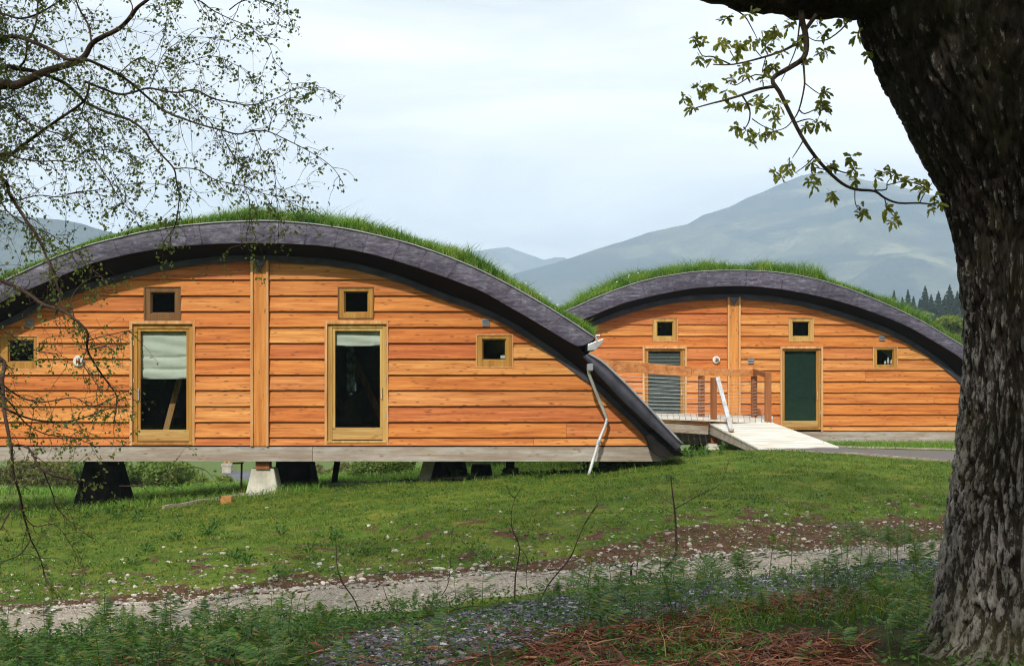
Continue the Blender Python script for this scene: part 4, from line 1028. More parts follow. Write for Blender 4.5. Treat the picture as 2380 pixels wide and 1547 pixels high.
_ICO = None
def pebbles(name, pos, size, m, rng, flatten=.55, parent=None):
    global _ICO
    if _ICO is None:
        import bmesh
        bm = bmesh.new(); bmesh.ops.create_icosphere(bm, subdivisions=1, radius=1.0)
        _ICO = (np.array([v.co[:] for v in bm.verts]), np.array([[v.index for v in f.verts] for f in bm.faces])); bm.free()
    v0, f0 = _ICO; n = len(pos); k = len(v0)
    jit = 1 + (rng.random((n, k)) - .5) * .7
    V = v0[None] * jit[..., None]; ax = .7 + .7*rng.random((n, 1, 3)); V = V * ax
    a = rng.random(n)*6.28; ca, sa = np.cos(a)[:, None], np.sin(a)[:, None]
    V = np.stack([V[..., 0]*ca - V[..., 1]*sa, V[..., 0]*sa + V[..., 1]*ca, V[..., 2]*flatten], -1) * size[:, None, None] + pos[:, None, :]
    Fq = (f0[None] + (np.arange(n)*k)[:, None, None]).reshape(-1, 3)
    return np_obj(name, V.reshape(-1, 3), Fq, m, parent, False, 'stuff')
rg = np.random.default_rng(8)
n = 16000; x = rg.uniform(-5.5, 7.5, n); t = rg.random(n); e = rg.random(n) < .16; t = np.where(e, 1 + .035*rg.normal(size=n), t)
y = y_near(x)*(1 - t) + y_far(x)*t; pebbles('gravel', np.stack([x, y, ground_z(x, y) + .018], -1), .006 + .014*rg.random(n)**4 + .008*e, M['track_stone'], rg)
n = 5200; x = rg.uniform(-6, 7.5, n); s = rg.exponential(1.0, n)*np.interp(x, [-2, 2], [.8, 1.2]); y = y_far(x) + s; keep = (y < 21)
x, y = x[keep], y[keep]; pebbles('rubble', np.stack([x, y, ground_z(x, y) + .004], -1), .007 + .022*rg.random(len(x))**3, M['pebble'], rg)
n = 42000; x = rg.uniform(-2.0, 4.8, n); y = rg.uniform(6.5, 15, n); keep = heap_mask(x, y) > .35 + .4*rg.random(n)
x, y = x[keep], y[keep]; pebbles('chippings', np.stack([x, y, ground_z(x, y) + .006], -1), .007 + .022*rg.random(len(x))**2.5, M['slate_chip'], rg, .45)

# edging board along the foot of the near lodge
eb = [G(px, py) for px, py in ((380,1182),(470,1166),(560,1152),(628,1148))]
eb2 = [G(px, py) for px, py in ((615,1143),(720,1133),(850,1126),(1000,1118),(1150,1110))]
for pts, lb in ((eb, 'thin pale edging board curving down the lawn left of the concrete pier'), (eb2, 'straight timber edging board along the lawn under the near lodge')):
    pts = [p for p in pts if p is not None]; mb = MB(); pts = [a.lerp(b, t) for a, b in zip(pts[:-1], pts[1:]) for t in (0, .2, .4, .6, .8)] + [pts[-1]]; pts = [Vector((p.x, p.y, gz(p.x, p.y) + .005)) for p in pts]
    for a, b in zip(pts[:-1], pts[1:]): mb.bar(a + Vector((0, 0, .0)), b + Vector((0, 0, .0)), .05, .09)
    tag(mb.build('edging_board', M['grey_timber']), lb, 'edging board')
p = G(525, 1170); k = p.y / F
tag(MB().box(p.x - 13*k, p.x + 13*k, p.y, p.y + .14, p.z - .05, p.z + 17*k).build('timber_block', M['orange_wood'], None, bevel=.01), 'small orange timber block standing on the lawn left of the concrete pier', 'block')
pr = P(560, 1155, 25.2)
t = thing('metal_post', 'thin rusty post with a short arm beside the concrete pier', 'post', pr)
MB().tube([pr - Vector((0, 0, .1)), P(562, 1076, 25.2)], .018, 8).build('pole', M['rust'], t, True); MB().bar(P(541, 1076, 25.2), P(566, 1075, 25.2), .04, .03).build('arm', M['rust'], t)

# ------------------------------------------------------------------ lawn blades, weeds
rg = np.random.default_rng(14)
def lawn_points(n, x0, x1, y0, y1, dens):
    x = rg.uniform(x0, x1, n); y = rg.uniform(y0, y1, n); k = np.abs(x - .0) < (y * .40 + .6); x, y = x[k], y[k]
    k = rg.random(len(x)) < dens(x, y); return x[k], y[k]
def lawn_d(x, y):
    s = y - y_far(x); return np.clip((1 - 1.15*soil_mask(x, y)), 0.16, 1) * (s > .1) * (0.12 + 1.0*sstep(.36, .56, fbm(x, y, 4.5, 3)))
x1, y1 = lawn_points(330000, -7, 9, 12.8, 27, lawn_d)
onp = (y1 > np.interp(x1, _p1[:, 0], _p1[:, 1]) - .02) & (x1 > _p1[0, 0]) & (y1 < np.interp(x1, _p2[:, 0], _p2[:, 1]) + .02)
x1, y1 = x1[~onp], y1[~onp]
base = np.stack([x1, y1, ground_z(x1, y1) - .004], -1); cl = fbm(x1, y1, 3.0, 3)
V, Fq = blades(base, (.014 + .050*rg.random(len(x1))**1.3)*(.25 + 1.3*cl**1.3), .007 + .009*rg.random(len(x1)), .4 + .8*rg.random(len(x1)), rg)
lawn = np_obj('lawn_grass', V, Fq, M['lawn_blade'], None, False, 'stuff'); tag(lawn, 'short sunlit grass growing on the lawn between track and lodges', 'grass', None, 'stuff')
x2 = rg.uniform(-11, 2.6, 52000); y2 = rg.uniform(23.4, 36, 52000); lit = rg.random(52000) < np.where(y2 < 25, 1, .5) * np.where((x2 > -3.2) & (y2 < 31.5), .10, 1)
x3 = rg.uniform(5.0, 12, 14000); y3 = rg.uniform(29.6, 35.4, 14000); k3 = y3 > np.interp(x3, _p2[:, 0], _p2[:, 1]) + .03
x4 = rg.uniform(-16, 4, 26000); y4 = rg.uniform(36, 50, 26000)
x2 = np.concatenate([x2[lit], x3[k3], x4]); y2 = np.concatenate([y2[lit], y3[k3], y4])
V, Fq = blades(np.stack([x2, y2, ground_z(x2, y2)], -1), .06 + .13*rg.random(len(x2))**2 + .16*(y2 > 36)*rg.random(len(x2)), .008 + .008*rg.random(len(x2)) + .014*(y2 > 36), .3 + .5*rg.random(len(x2)), rg)
tag(np_obj('rough_grass', V, Fq, M['turf'], None, False, 'stuff'), 'longer rough grass under and beyond the lodges', 'grass', None, 'stuff')

def leaf_quads(cen, size, rng, flat_=0.0, long=1.6):
    """folded leaves (two triangles pairs) at random attitudes"""
    n = len(cen); u = rng.normal(size=(n, 3)); u[:, 2] *= (1 - flat_); u /= np.linalg.norm(u, axis=1)[:, None]
    w = rng.normal(size=(n, 3)); w -= (w*u).sum(1)[:, None]*u; w /= np.linalg.norm(w, axis=1)[:, None]; nn = np.cross(u, w); s = size[:, None]
    V = np.stack([cen - u*s*long/2, cen + w*s*.5 + nn*s*.12, cen + u*s*long/2, cen - w*s*.5 + nn*s*.12], 1).reshape(-1, 3)
    i = np.arange(n)[:, None]*4
    return V, np.concatenate([i + np.array([0, 1, 2]), i + np.array([0, 2, 3])], 0)

n = 60000; x = rg.uniform(-7, 9, n); y = rg.uniform(13, 27, n); q = sstep(.56, .70, fbm(x + 11, y*.8 + 4, 3.2, 3)) * (y > y_far(x) + .15) * (np.abs(x) < y*.4 + .5)
q = q * ~((y > np.interp(x, _p1[:, 0], _p1[:, 1]) - .05) & (x > _p1[0, 0])); k = rg.random(n) < q*.8; x, y = x[k], y[k]
V, Fq = leaf_quads(np.stack([x, y, ground_z(x, y) + .01 + .05*rg.random(len(x))**1.5], -1), .012 + .020*rg.random(len(x)), rg, .3, 1.7)
tag(np_obj('lawn_weeds', V, Fq, M['weed'], None, False, 'stuff'), 'darker leafy weeds in clumps through the lawn', 'weeds', None, 'stuff')
# weeds (docks, seedlings) along the bank and the lodge foot
def weed_mesh(seed, n=16, h=.12, r=.12, leaf=.09):
    rg = np.random.default_rng(seed); mb = MB()
    for i in range(n):
        a = rg.random()*6.28; L = leaf*(.6 + .8*rg.random()); el = .2 + 1.1*rg.random(); w = L*.32
        d = Vector((math.cos(a)*math.cos(el), math.sin(a)*math.cos(el), math.sin(el))); sd = Vector((-math.sin(a), math.cos(a), 0))
        b = Vector((math.cos(a)*r*.15, math.sin(a)*r*.15, rg.random()*h*.6)); m1 = b + d*L*.5; tp = b + d*L + Vector((0, 0, -L*.3))
        mb.add([b, m1 + sd*w*.5 + Vector((0, 0, .01)), tp, m1 - sd*w*.5 + Vector((0, 0, .01)), m1], [(0, 1, 4), (1, 2, 4), (0, 4, 3), (4, 2, 3)])
    me = bpy.data.meshes.new('weed'); me.from_pydata(mb.v, [], mb.f); me.materials.append(M['weed']); return me
WM = [weed_mesh(i) for i in range(4)]
def place_weed(px, py, sc, lb, grp):
    p = G(px, py)
    if p is None: return
    o = bpy.data.objects.new('weed', WM[random.randrange(4)]); link(o); o.location = (p.x, p.y, p.z - .01); o.scale = (sc,)*3; o.rotation_euler = (0, 0, random.uniform(0, 6)); tag(o, lb, 'weed', grp)
for cx_, cy_, sc in ((945,385,1.7),(800,410,1.3),(970,345,1.1),(1270,385,1.2),(1120,515,1.2),(660,460,1.2),(600,520,1.0),(1060,490,1.3),(1400,470,1.2),(1520,400,1.3),(1660,470,1.1)):
    place_weed(cx_*.5132, 1046.9 + cy_*.5132, sc, 'dark green leafy dock weed growing in the grassy bank above the track', 'dock weeds on the bank')
rw = random.Random(9)
for _ in range(46): place_weed(rw.uniform(950, 1560), rw.uniform(1062, 1116), rw.uniform(.8, 1.9), 'light green seedling weed at the shaded foot of the near lodge', 'weeds along the lodge foot')
for _ in range(16): place_weed(rw.uniform(1520, 1690), rw.uniform(1046, 1064), rw.uniform(.8, 1.7), 'pale green weed on the rough ground between arch foot and ramp', 'weeds by the ramp foot')
for _ in range(14): place_weed(rw.uniform(0, 330), rw.uniform(1188, 1212), rw.uniform(.8, 1.6), 'leafy weed at the lawn crest below the lodge\'s left end', 'weeds at the lawn crest')

# ------------------------------------------------------------------ bracken
def bracken_mesh(seed):
    rg = random.Random(seed); mb = MB(); h = rg.uniform(.26, .48); lean = Vector((rg.uniform(-.12, .12), rg.uniform(-.12, .12), 0))
    stem = [Vector((0, 0, -.03))] + [Vector((0, 0, h*q)) + lean*h*q*q for q in (.3, .6, .85, 1.0)]
    mb.tube(stem, [.0045, .004, .0035, .003, .002], 4)
    def pinna(o, d, L, up):
        d = d.normalized(); sd = d.cross(Vector((0, 0, 1))).normalized(); n = 7; prev = o
        for i in range(n):
            q = (i + .6) / n; c = o + d*L*q + Vector((0, 0, up*L*q*(1 - q*1.1)))
            l = L*.40*(1 - q)**.8 + .008; wd = L / n * 1.0
            for s in (-1, 1):
                tip = c + sd*s*l + d*l*.45 + Vector((0, 0, -l*.25))
                mb.add([c - d*wd*.45, c + d*wd*.55, tip], [(0, 1, 2)])
            mb.add([prev - sd*.0015, prev + sd*.0015, c + sd*.001, c - sd*.001], [(0, 1, 2, 3)]); prev = c
    pairs = rg.choice((2, 3, 3, 4)); a0 = rg.uniform(0, 6.28)
    for k in range(pairs):
        q = .55 + .45*k/max(1, pairs - .2); o = Vector((0, 0, h*q)) + lean*h*q*q; L = rg.uniform(.14, .25)*(1.15 - .55*k/pairs)
        a = a0 + rg.uniform(-.3, .3)
        for s in (0, math.pi): pinna(o, Vector((math.cos(a + s), math.sin(a + s), .35)), L*rg.uniform(.8, 1.1), .5)
    top = stem[-1]; pinna(top, Vector((math.cos(a0 + 1.57), math.sin(a0 + 1.57), .8)), rg.uniform(.06, .12), .2)
    # unfurling tip
    mb.tube([top, top + Vector((.006, 0, .018)), top + Vector((.018, 0, .022)), top + Vector((.022, 0, .010))], [.003, .004, .004, .003], 4)
    me = bpy.data.meshes.new('bracken_frond'); me.from_pydata(mb.v, [], mb.f); me.materials.append(M['fern']); return me
BM_ = [bracken_mesh(100 + i) for i in range(14)]
rb = random.Random(77); nb = 0
def bracken(px, py, sc, lb, grp):
    global nb
    p = G(px, py)
    if p is None or p.y > 17: return
    o = bpy.data.objects.new('bracken_frond', BM_[rb.randrange(14)]); link(o); o.location = p
    o.scale = (sc*rb.uniform(.9, 1.1),)*2 + (sc*rb.uniform(.85, 1.2),)
    o.rotation_euler = (rb.uniform(-.15, .15), rb.uniform(-.15, .15), rb.uniform(0, 6.28)); tag(o, lb, 'bracken', grp); nb += 1
low = interp([(0,1483),(205,1483),(462,1457),(718,1447),(872,1427),(1158,1396),(1364,1386),(1518,1375),(1672,1350),(1928,1324),(2185,1298)])
for _ in range(105): bracken(rb.uniform(-20, 700) if rb.random() < .8 else rb.uniform(600, 1060), rb.uniform(1488, 1640), rb.uniform(.42, .78), 'leafy green bracken in the dense fern patch at the near side of the track', 'bracken in the near fern patch')
for _ in range(46):
    x = rb.uniform(-20, 1500); bracken(x, float(low(x)) + rb.uniform(10, 46), rb.uniform(.45, .75), 'young bracken frond on a bare stem along the near edge of the track', 'bracken along the track edge')
for _ in range(90):
    x = rb.uniform(1280, 2180); bracken(x, float(low(x)) + rb.uniform(4, 170)*rb.random()**.7, rb.uniform(.45, .85), 'young upright bracken growing through the grey chippings beside the oak', 'bracken on the chippings heap')
bracken(1786, 1350, 1.15, 'single tall dark bracken standing on the track in line with the grey rock slab', None)
bracken(1475, 1400, .95, 'broad leafy bracken beside the broken stump stem', None)
for _ in range(16): bracken(rb.uniform(1950, 2200), rb.uniform(1275, 1310), rb.uniform(.7, 1.0), 'tall bracken at the track bend close to the oak trunk', 'bracken at the track bend')

for _ in range(16): bracken(rb.uniform(1840, 2160), rb.uniform(1400, 1600), rb.uniform(.45, .75), 'low bracken in the shade at the foot of the oak', 'bracken at the oak foot')
# low green undergrowth in the foreground (cover nobody could count)
rg = np.random.default_rng(51); n = 120000
x = rg.uniform(-4.6, 4.8, n); y = rg.uniform(6.3, 15, n); s = y_near(x) - y
dn = sstep(.05, .5, s) * (1 - .78*sstep(.4, .6, heap_mask(x, y))) * (.25 + .9*sstep(.40, .58, fbm(x, y, 1.5, 3))) * (1 - .45*litter_mask(x, y))
k = rg.random(n) < dn; x, y = x[k], y[k]
V, Fq = leaf_quads(np.stack([x, y, ground_z(x, y) + .008 + .13*rg.random(len(x))**1.7*(.3 + 1.2*fbm(x, y, 2.0, 2))], -1), .008 + .015*rg.random(len(x)), rg, .5, 1.9)
tag(np_obj('undergrowth', V, Fq, M['weed'], None, False, 'stuff'), 'low leafy undergrowth covering the near bank below the track', 'undergrowth', None, 'stuff')
xg = rg.uniform(.8, 3.4, 16000); yg = rg.uniform(6.2, 10.5, 16000); kg = (rg.random(16000) < .55* sstep(.42, .60, fbm(xg, yg, 1.8, 3))*(1 - .8*litter_mask(xg, yg))*(1 - .9*sstep(.2, .5, heap_mask(xg, yg)))); xg, yg = xg[kg], yg[kg]
V, Fq = blades(np.stack([xg, yg, ground_z(xg, yg)], -1), .07 + .20*rg.random(len(xg))**2, .004 + .004*rg.random(len(xg)), .5 + .8*rg.random(len(xg)), rg)
tag(np_obj('shade_grass', V, Fq, M['lawn_blade'], None, False, 'stuff'), 'loose grass in the shade beside the oak', 'grass', None, 'stuff')
# dead bracken litter
def litter(name, n, pxr, pyr, lab, sd, lmin=.10, lmax=.34, gated=False):
    rg = np.random.default_rng(sd); V = []; Fs = []
    for _ in range(n):
        cx0 = rg.random(); px = pxr[0] + (pxr[1] - pxr[0])*cx0; py = pyr[0] + (pyr[1] - pyr[0])*rg.random()
        d = 1.42*F/max(py - HY, 1)
        d = d + .12*rg.normal(); X = (px - CX)/F*d
        V.append((X, d))
    V = np.array(V)
    if gated: V = V[rg.random(len(V)) < litter_mask(V[:, 0], V[:, 1])]
    V = V; z = ground_z(V[:, 0], V[:, 1]); n = len(V)
    a = rg.random(n)*6.28; L = lmin + (lmax - lmin)*rg.random(n)**2; w = .0012 + .0030*rg.random(n); h0 = .01 + .09*rg.random(n)**1.6; tl = rg.normal(0, .22, n)
    c = np.stack([V[:, 0], V[:, 1], z + h0], -1); u = np.stack([np.cos(a), np.sin(a), tl], -1); sd_ = np.stack([-np.sin(a), np.cos(a), np.zeros(n)], -1)*w[:, None]; up = np.array([0, 0, 1.])
    A0, A1 = c - u*L[:, None]/2, c + u*L[:, None]/2; A1[:, 2] = np.maximum(A1[:, 2], z + .004); A0[:, 2] = np.maximum(A0[:, 2], z + .004); mid = c + up*(.02*rg.random(n))[:, None]
    Vv = np.stack([A0 - sd_, A0 + sd_, mid + sd_ + up*.003, mid - sd_ - up*.003, A1 + sd_*.4, A1 - sd_*.4], 1).reshape(-1, 3)
    i = np.arange(n)[:, None]*6; Fq = np.concatenate([i + np.array([0, 1, 2, 3]), i + np.array([3, 2, 4, 5])], 0)
    tag(np_obj(name, Vv, Fq, M['dead'], None, False, 'stuff'), lab, 'litter', None, 'stuff')
litter('dead_bracken', 22000, (1080, 2060), (1400, 1620), 'red-brown dead bracken stalks matted on the near bank', 61, gated=True)
litter('dead_stalks', 900, (200, 1500), (1430, 1600), 'scattered brown dead stalks among the green ferns', 62, .08, .26)

# ------------------------------------------------------------------ bare saplings
def limb_path(pts, d, scale=1.0): return catmull([P(x, y, d + (0.0 if len(q) < 3 else q[2])) for q in pts for x, y in [q[:2]]], 4)
def sapling(label, base, stems, r0=.010, leaves=None):
    p = G(*base); d = p.y; t = thing('bare_sapling', label, 'sapling', p)
    for i, (pts, r) in enumerate(stems):
        pp = catmull([P(x, y, d + 0.05*math.sin(k*1.7 + i)) for k, (x, y) in enumerate(pts)], 4); n = len(pp); r *= .8
        MB().tube(pp, [r*(1 - .75*q/(n-1)) for q in range(n)], 5).build('stem' if i == 0 else 'twig', M['branch'], t, True)
    if leaves:
        rg = np.random.default_rng(len(label)); c = np.array([[*P(x + rg.normal()*s, y + rg.normal()*s, d)] for x, y, s, m in leaves for _ in range(m)])
        V, Fq = leaf_quads(c, .012 + .014*rg.random(len(c)), rg); np_obj('leaves', V, Fq, M['weed'], t, False, 'stuff')
c8 = lambda L: [(1158.6 + x*.5132, 1046.9 + y*.5132) for x, y in L]
sapling('bare red-brown sapling with forked upper twigs standing at the soil bank', (1553, 1335), [(c8([(765,560),(758,525),(790,495),(806,440),(804,360),(798,270),(788,190),(780,112)]), .026), (c8([(800,262),(860,228),(930,190),(998,155),(1030,90),(1046,30)]), .008), (c8([(803,285),(750,265),(700,243)]), .006), (c8([(800,250),(760,225),(700,185),(660,150)]), .004), (c8([(780,130),(790,110)]), .006), (c8([(765,530),(800,500),(795,470)]), .008)])
sapling('slender leafy-tipped sapling with a crooked top, on the track edge', (1195, 1395), [(c8([(72,680),(78,560),(95,440),(62,350),(60,270),(75,215)]), .010), (c8([(75,215),(95,180),(110,150)]), .005), (c8([(75,215),(50,190),(36,165)]), .005), (c8([(62,350),(40,310)]), .004), (c8([(95,440),(130,490),(125,580),(140,650)]), .006)], .01, [(1197,1245,9,14),(1203,1130,8,10),(1178,1132,5,6),(1193,1185,5,5),(1210,1258,8,10)])
sapling('thin bare sapling leaning right, in front of the track', (1255, 1400), [(c8([(185,690),(230,600),(320,490),(360,400),(385,340),(420,280),(455,230)]), .009), (c8([(420,280),(450,250),(485,240)]), .005), (c8([(385,340),(440,260),(462,224)]), .004)])
sapling('short broken dead stump stem beside the taller sapling', (1474, 1375), [(c8([(620,640),(605,590),(600,530),(612,508)]), .022), (c8([(604,525),(590,516)]), .010)])
sapling('dark twiggy stem with leaf tufts at the left of the track', (842, 1440), [([(842,1442),(825,1395),(795,1350),(783,1310),(782,1270),(778,1235)], .009), ([(795,1350),(770,1330)], .004), ([(783,1300),(800,1280)], .004)], .01, [(783,1262,9,20),(775,1250,7,14),(788,1330,6,8)])
sapling('pale dead bramble cane arching over the soil bank', (1020, 1390), [([(1005,1425),(1022,1390),(1040,1360),(1047,1310),(1049,1250),(1052,1225)], .007), ([(1040,1345),(1075,1300),(1110,1270)], .004), ([(1072,1255),(1110,1290),(1160,1330),(1210,1390)], .005)])
sapling('pair of crossed bare stems low on the track\'s near edge', (1358, 1395), [(c8([(410,660),(400,600),(385,545)]), .006), (c8([(412,655),(408,590),(425,540)]), .005)])
sapling('fallen dark branch with upright shoots by the chippings', (960, 1440), [([(945,1440),(905,1400),(890,1360)], .007), ([(960,1432),(1020,1425),(1080,1410),(1110,1408)], .010), ([(700,1450),(690,1420),(704,1370)], .005)])

# ------------------------------------------------------------------ background planting under and beyond the lodges
def bush(name, label, px, d, w, top_py, m, seed, n=1800, leaf=.07, grp=None, cat='bush'):
    rg = np.random.default_rng(seed); x0 = (px - CX)/F*d; zt = EZ + (HY - top_py)/F*d; zb = gz(x0, d); H = max(.6, zt - zb); W = w/F*d; n = int(n*2.2)
    t = thing(name, label, cat, (x0, d, zb), grp); nb_ = 14; cen = []
    st = MB()
    for i in range(nb_):
        c = np.array([x0 + rg.uniform(-.5, .5)*W*.8, d + rg.uniform(-.4, .4)*W*.7, zb + H*rg.uniform(.12, .80)]); r = H*rg.uniform(.16, .28) + W*.05
        st.tube([(x0 + rg.normal()*.1, d, zb - .05), (x0*.5 + c[0]*.5, d, zb + (c[2] - zb)*.55), tuple(c)], [.05, .035, .012], 5)
        u = rg.normal(size=(n // nb_, 3)); u /= np.linalg.norm(u, axis=1)[:, None]; cen.append(c + u*(r*(.55 + .5*rg.random(n // nb_)**.6)[:, None])*np.array([1.25, 1.1, .9]))
    st.build('stems', M['twig'], t, True); c = np.concatenate(cen); c[:, 2] = np.maximum(c[:, 2], zb + .05)
    V, Fq = leaf_quads(c, leaf*(.6 + .8*rg.random(len(c))), rg); np_obj('foliage', V, Fq, m, t, False, 'stuff')
bush('bush', 'olive-brown bush seen under the near lodge at the far left', 60, 44, 230, 1062, M['bush_brown'], 1, 3600, grp='bushes behind the near lodge')
bush('bush', 'dense green bush just left of the shaded pier under the near lodge', 195, 47, 180, 1066, M['bush'], 2, 3200, grp='bushes behind the near lodge')
bush('bush', 'green bush right of the shaded pier under the near lodge', 350, 43, 190, 1072, M['bush'], 3, 3600, grp='bushes behind the near lodge')
bush('bush', 'lower yellowish bush in front of the distant slate-roofed house', 470, 50, 150, 1108, M['broadleaf'], 4, 2600, grp='bushes behind the near lodge')
bush('bush', 'brownish rounded bush behind the dark strut under the near lodge', 750, 50, 130, 1072, M['bush_brown'], 5, 2600, grp='bushes behind the near lodge')
bush('bush', 'light green bush beneath the middle of the near lodge', 880, 37, 190, 1078, M['bush'], 6, 4200, .05, 'bushes behind the near lodge')
bush('bush', 'green bush between the grey strut and the small piers', 1120, 39, 150, 1066, M['bush'], 7, 3200, .05, 'bushes behind the near lodge')
bush('bush', 'dark green bush behind the small concrete pier', 1290, 40, 140, 1070, M['bush'], 8, 2800, .05, 'bushes behind the near lodge')
bush('bush', 'short bush beside the orange timber block', 640, 48, 120, 1118, M['bush'], 9, 1800, .05, 'bushes behind the near lodge')

# far slate-roofed house
hx = thing('stone_house', 'distant cottage with slate roof and a tall pale chimney, seen under the near lodge', 'house', P(560, 1160, 95))
def hp(px, py, d=95): return P(px, py, d)
a, b = hp(505, 1128), hp(760, 1128); zb = gz(a.x, 95) - 1
MB().box(a.x, b.x, 95, 101, zb, hp(0, 1126).z).build('wall', M['render_wall'], hx)
zr = hp(0, 1099).z; ze = hp(0, 1136).z
rf = MB().add([(a.x - .2, 94.7, ze), (b.x + .2, 94.7, ze), (b.x + .2, 98, zr), (a.x - .2, 98, zr), (a.x - .2, 101.3, ze), (b.x + .2, 101.3, ze)], [(0, 1, 2, 3), (3, 2, 5, 4), (0, 3, 4), (1, 5, 2)]).build('roof', M['slate'], hx)
p = hp(508, 1124); ch = MB().box(p.x - .3, p.x + .3, 97.6, 98.4, ze, hp(0, 1078, 98).z).box(p.x - .36, p.x + .36, 97.55, 98.45, hp(0, 1082, 98).z, hp(0, 1078, 98).z + .05).build('chimney', M['render_wall'], rf)
for q in (-.15, .15): MB().lathe((p.x + q, 98, hp(0, 1077, 98).z), [(.13, 0), (.11, .5), (.13, .55)], 8).build('chimney_pot', M['pot'], rf, True)
0 and MB().bar((a.x - .24, 94.6, ze - .05), (a.x - .24, 98, zr - .03), .1, .22).bar((a.x - .24, 101.4, ze - .05), (a.x - .24, 98, zr - .03), .1, .22).build('bargeboard', M['white'], hx)

# trees beyond the far lodge
def conifer(px, d, top, w, seed, lb):
    rg = np.random.default_rng(seed); x0 = (px - CX)/F*d; zt = EZ + (HY - top)/F*d; zb = gz(x0, d); H = zt - zb; W = w/F*d
    t = thing('conifer', lb, 'conifer', (x0, d, zb), 'conifers beyond the far lodge')
    MB().tube([(x0, d, zb - .3), (x0, d, zb + H*.6), (x0, d, zt)], [.35, .2, .03], 6).build('trunk', M['twig'], t)
    n = 13000; q = .55 + .45*rg.random(n)**.9; q = np.where(rg.random(n) < .8, np.round(q*46)/46 + rg.normal(0, .003, n), q); q = np.clip(q, .5, .997)
    a = rg.random(n)*6.28; r = 8.5*(w/32)*(1 - q)**1.0*(.1 + .9*rg.random(n)**.6)*(.55 + .75*vnoise(q*46, np.floor(a*1.6) + seed*3)) + .015
    c = np.stack([x0 + r*np.cos(a), d + r*np.sin(a), zb + H*(.06 + .94*q) - r*.22], -1)
    V, Fq = leaf_quads(c, (.12 + .22*rg.random(n))*(.35 + .65*np.clip((1 - q)/.15, 0, 1)), rg, .7, 2.2); np_obj('crown', V, Fq, M['conifer'], t, False)
for i, (px, top, w, d, lb) in enumerate(((2078,674,22,250,'small spire conifer alone at the left end of the row, just above the turf roof'),(2097,690,24,240,'low conifer second from the left of the row'),(2110,672,24,255,'narrow conifer beside the low one, left of the middle'),
    (2123,688,24,245,'short conifer between two taller ones, left of the middle'),(2150,664,32,250,'tall conifer in the middle of the row'),(2164,684,26,242,'lower conifer right of the tall middle one'),(2181,676,36,246,'broad conifer just left of the tallest one'),
    (2207,661,38,250,'tallest conifer in the row, left of the oak trunk'),(2225,676,32,244,'conifer half hidden by the oak trunk'),(2243,664,40,256,'conifer mostly behind the oak trunk'),(2195,690,30,238,'short dark conifer at the foot of the tallest one'),(2138,694,26,238,'small dark conifer at the foot of the middle one'),(2275,660,44,250,'conifer hidden behind the oak trunk'))):
    conifer(px, d, top, w, 40 + i, lb)
def broad(px, d, top, w, seed, lb, m, n=9000, leaf=.30, bot=None):
    rg = np.random.default_rng(seed); x0 = (px - CX)/F*d; zt = EZ + (HY - top)/F*d; zb = gz(x0, d); H = zt - zb; W = w/F*d
    t = thing('broadleaf_tree', lb, 'tree', (x0, d, zb), 'broadleaf trees beyond the far lodge'); tk = MB(); cen = []; nb_ = 26
    tk.tube([(x0, d, zb - .3), (x0 + .1, d, zb + H*.35), (x0, d, zb + H*.7)], [.04*H, .03*H, .012*H], 7)
    for i in range(nb_):
        a = rg.random()*6.28; q = rg.random(); rr = W/2*math.sqrt(rg.random())*(1.0 - .55*max(0, q - .45)/.55)
        c = np.array([x0 + rr*math.cos(a), d + rr*math.sin(a), zb + H*(.32 + .60*q)]); r = W*(.08 + .08*rg.random())
        tk.tube([(x0, d, zb + H*(.25 + .3*q)), tuple((c + np.array([x0, d, c[2] - H*.1]))/2), tuple(c)], [.014*H, .009*H, .003*H], 5)
        u = rg.normal(size=(n // nb_, 3)); u /= np.linalg.norm(u, axis=1)[:, None]; cen.append(c + u*(r*(.45 + .6*rg.random(n // nb_)**.6)[:, None])*np.array([1.35, 1.35, .75]))
    tk.build('trunk', M['twig'], t, True); c = np.concatenate(cen); V, Fq = leaf_quads(c, leaf*(.6 + .8*rg.random(len(c))), rg); np_obj('crown', V, Fq, m, t, False)
broad(2213, 92, 708, 150, 71, 'yellow-green broadleaf tree left of the oak trunk, above the turf roof', M['broadleaf'], 12000, .22)
broad(2128, 120, 742, 90, 72, 'small pale broadleaf tree at the foot of the conifers', M['broadleaf'], 6000, .25)
broad(2146, 200, 695, 56, 73, 'light green bushy tree among the dark conifers', M['bush'], 4000, .35)
broad(2300, 85, 720, 160, 74, 'broadleaf tree hidden behind the oak trunk', M['broadleaf'], 6000, .25)

# the wood that stands behind the photographer and shows in the panes
rgw = np.random.default_rng(300); cen = []
for _ in range(520):
    c = np.array([rgw.uniform(-48, 54), rgw.uniform(-36, -22), 0]); c[2] = 0.5 + 15*rgw.random(); u = rgw.normal(size=(110, 3)); u /= np.linalg.norm(u, axis=1)[:, None]
    cen.append(c + u*(1.2 + 1.4*rgw.random((110, 1))))
cen = np.concatenate(cen); V, Fq = leaf_quads(cen, .75*(.6 + .8*rgw.random(len(cen))), rgw)
tag(np_obj('woodland', V, Fq, M['bush'], None, False, 'stuff'), 'wood of leafy trees behind the viewpoint, mirrored in the panes', 'woodland', None, 'stuff')

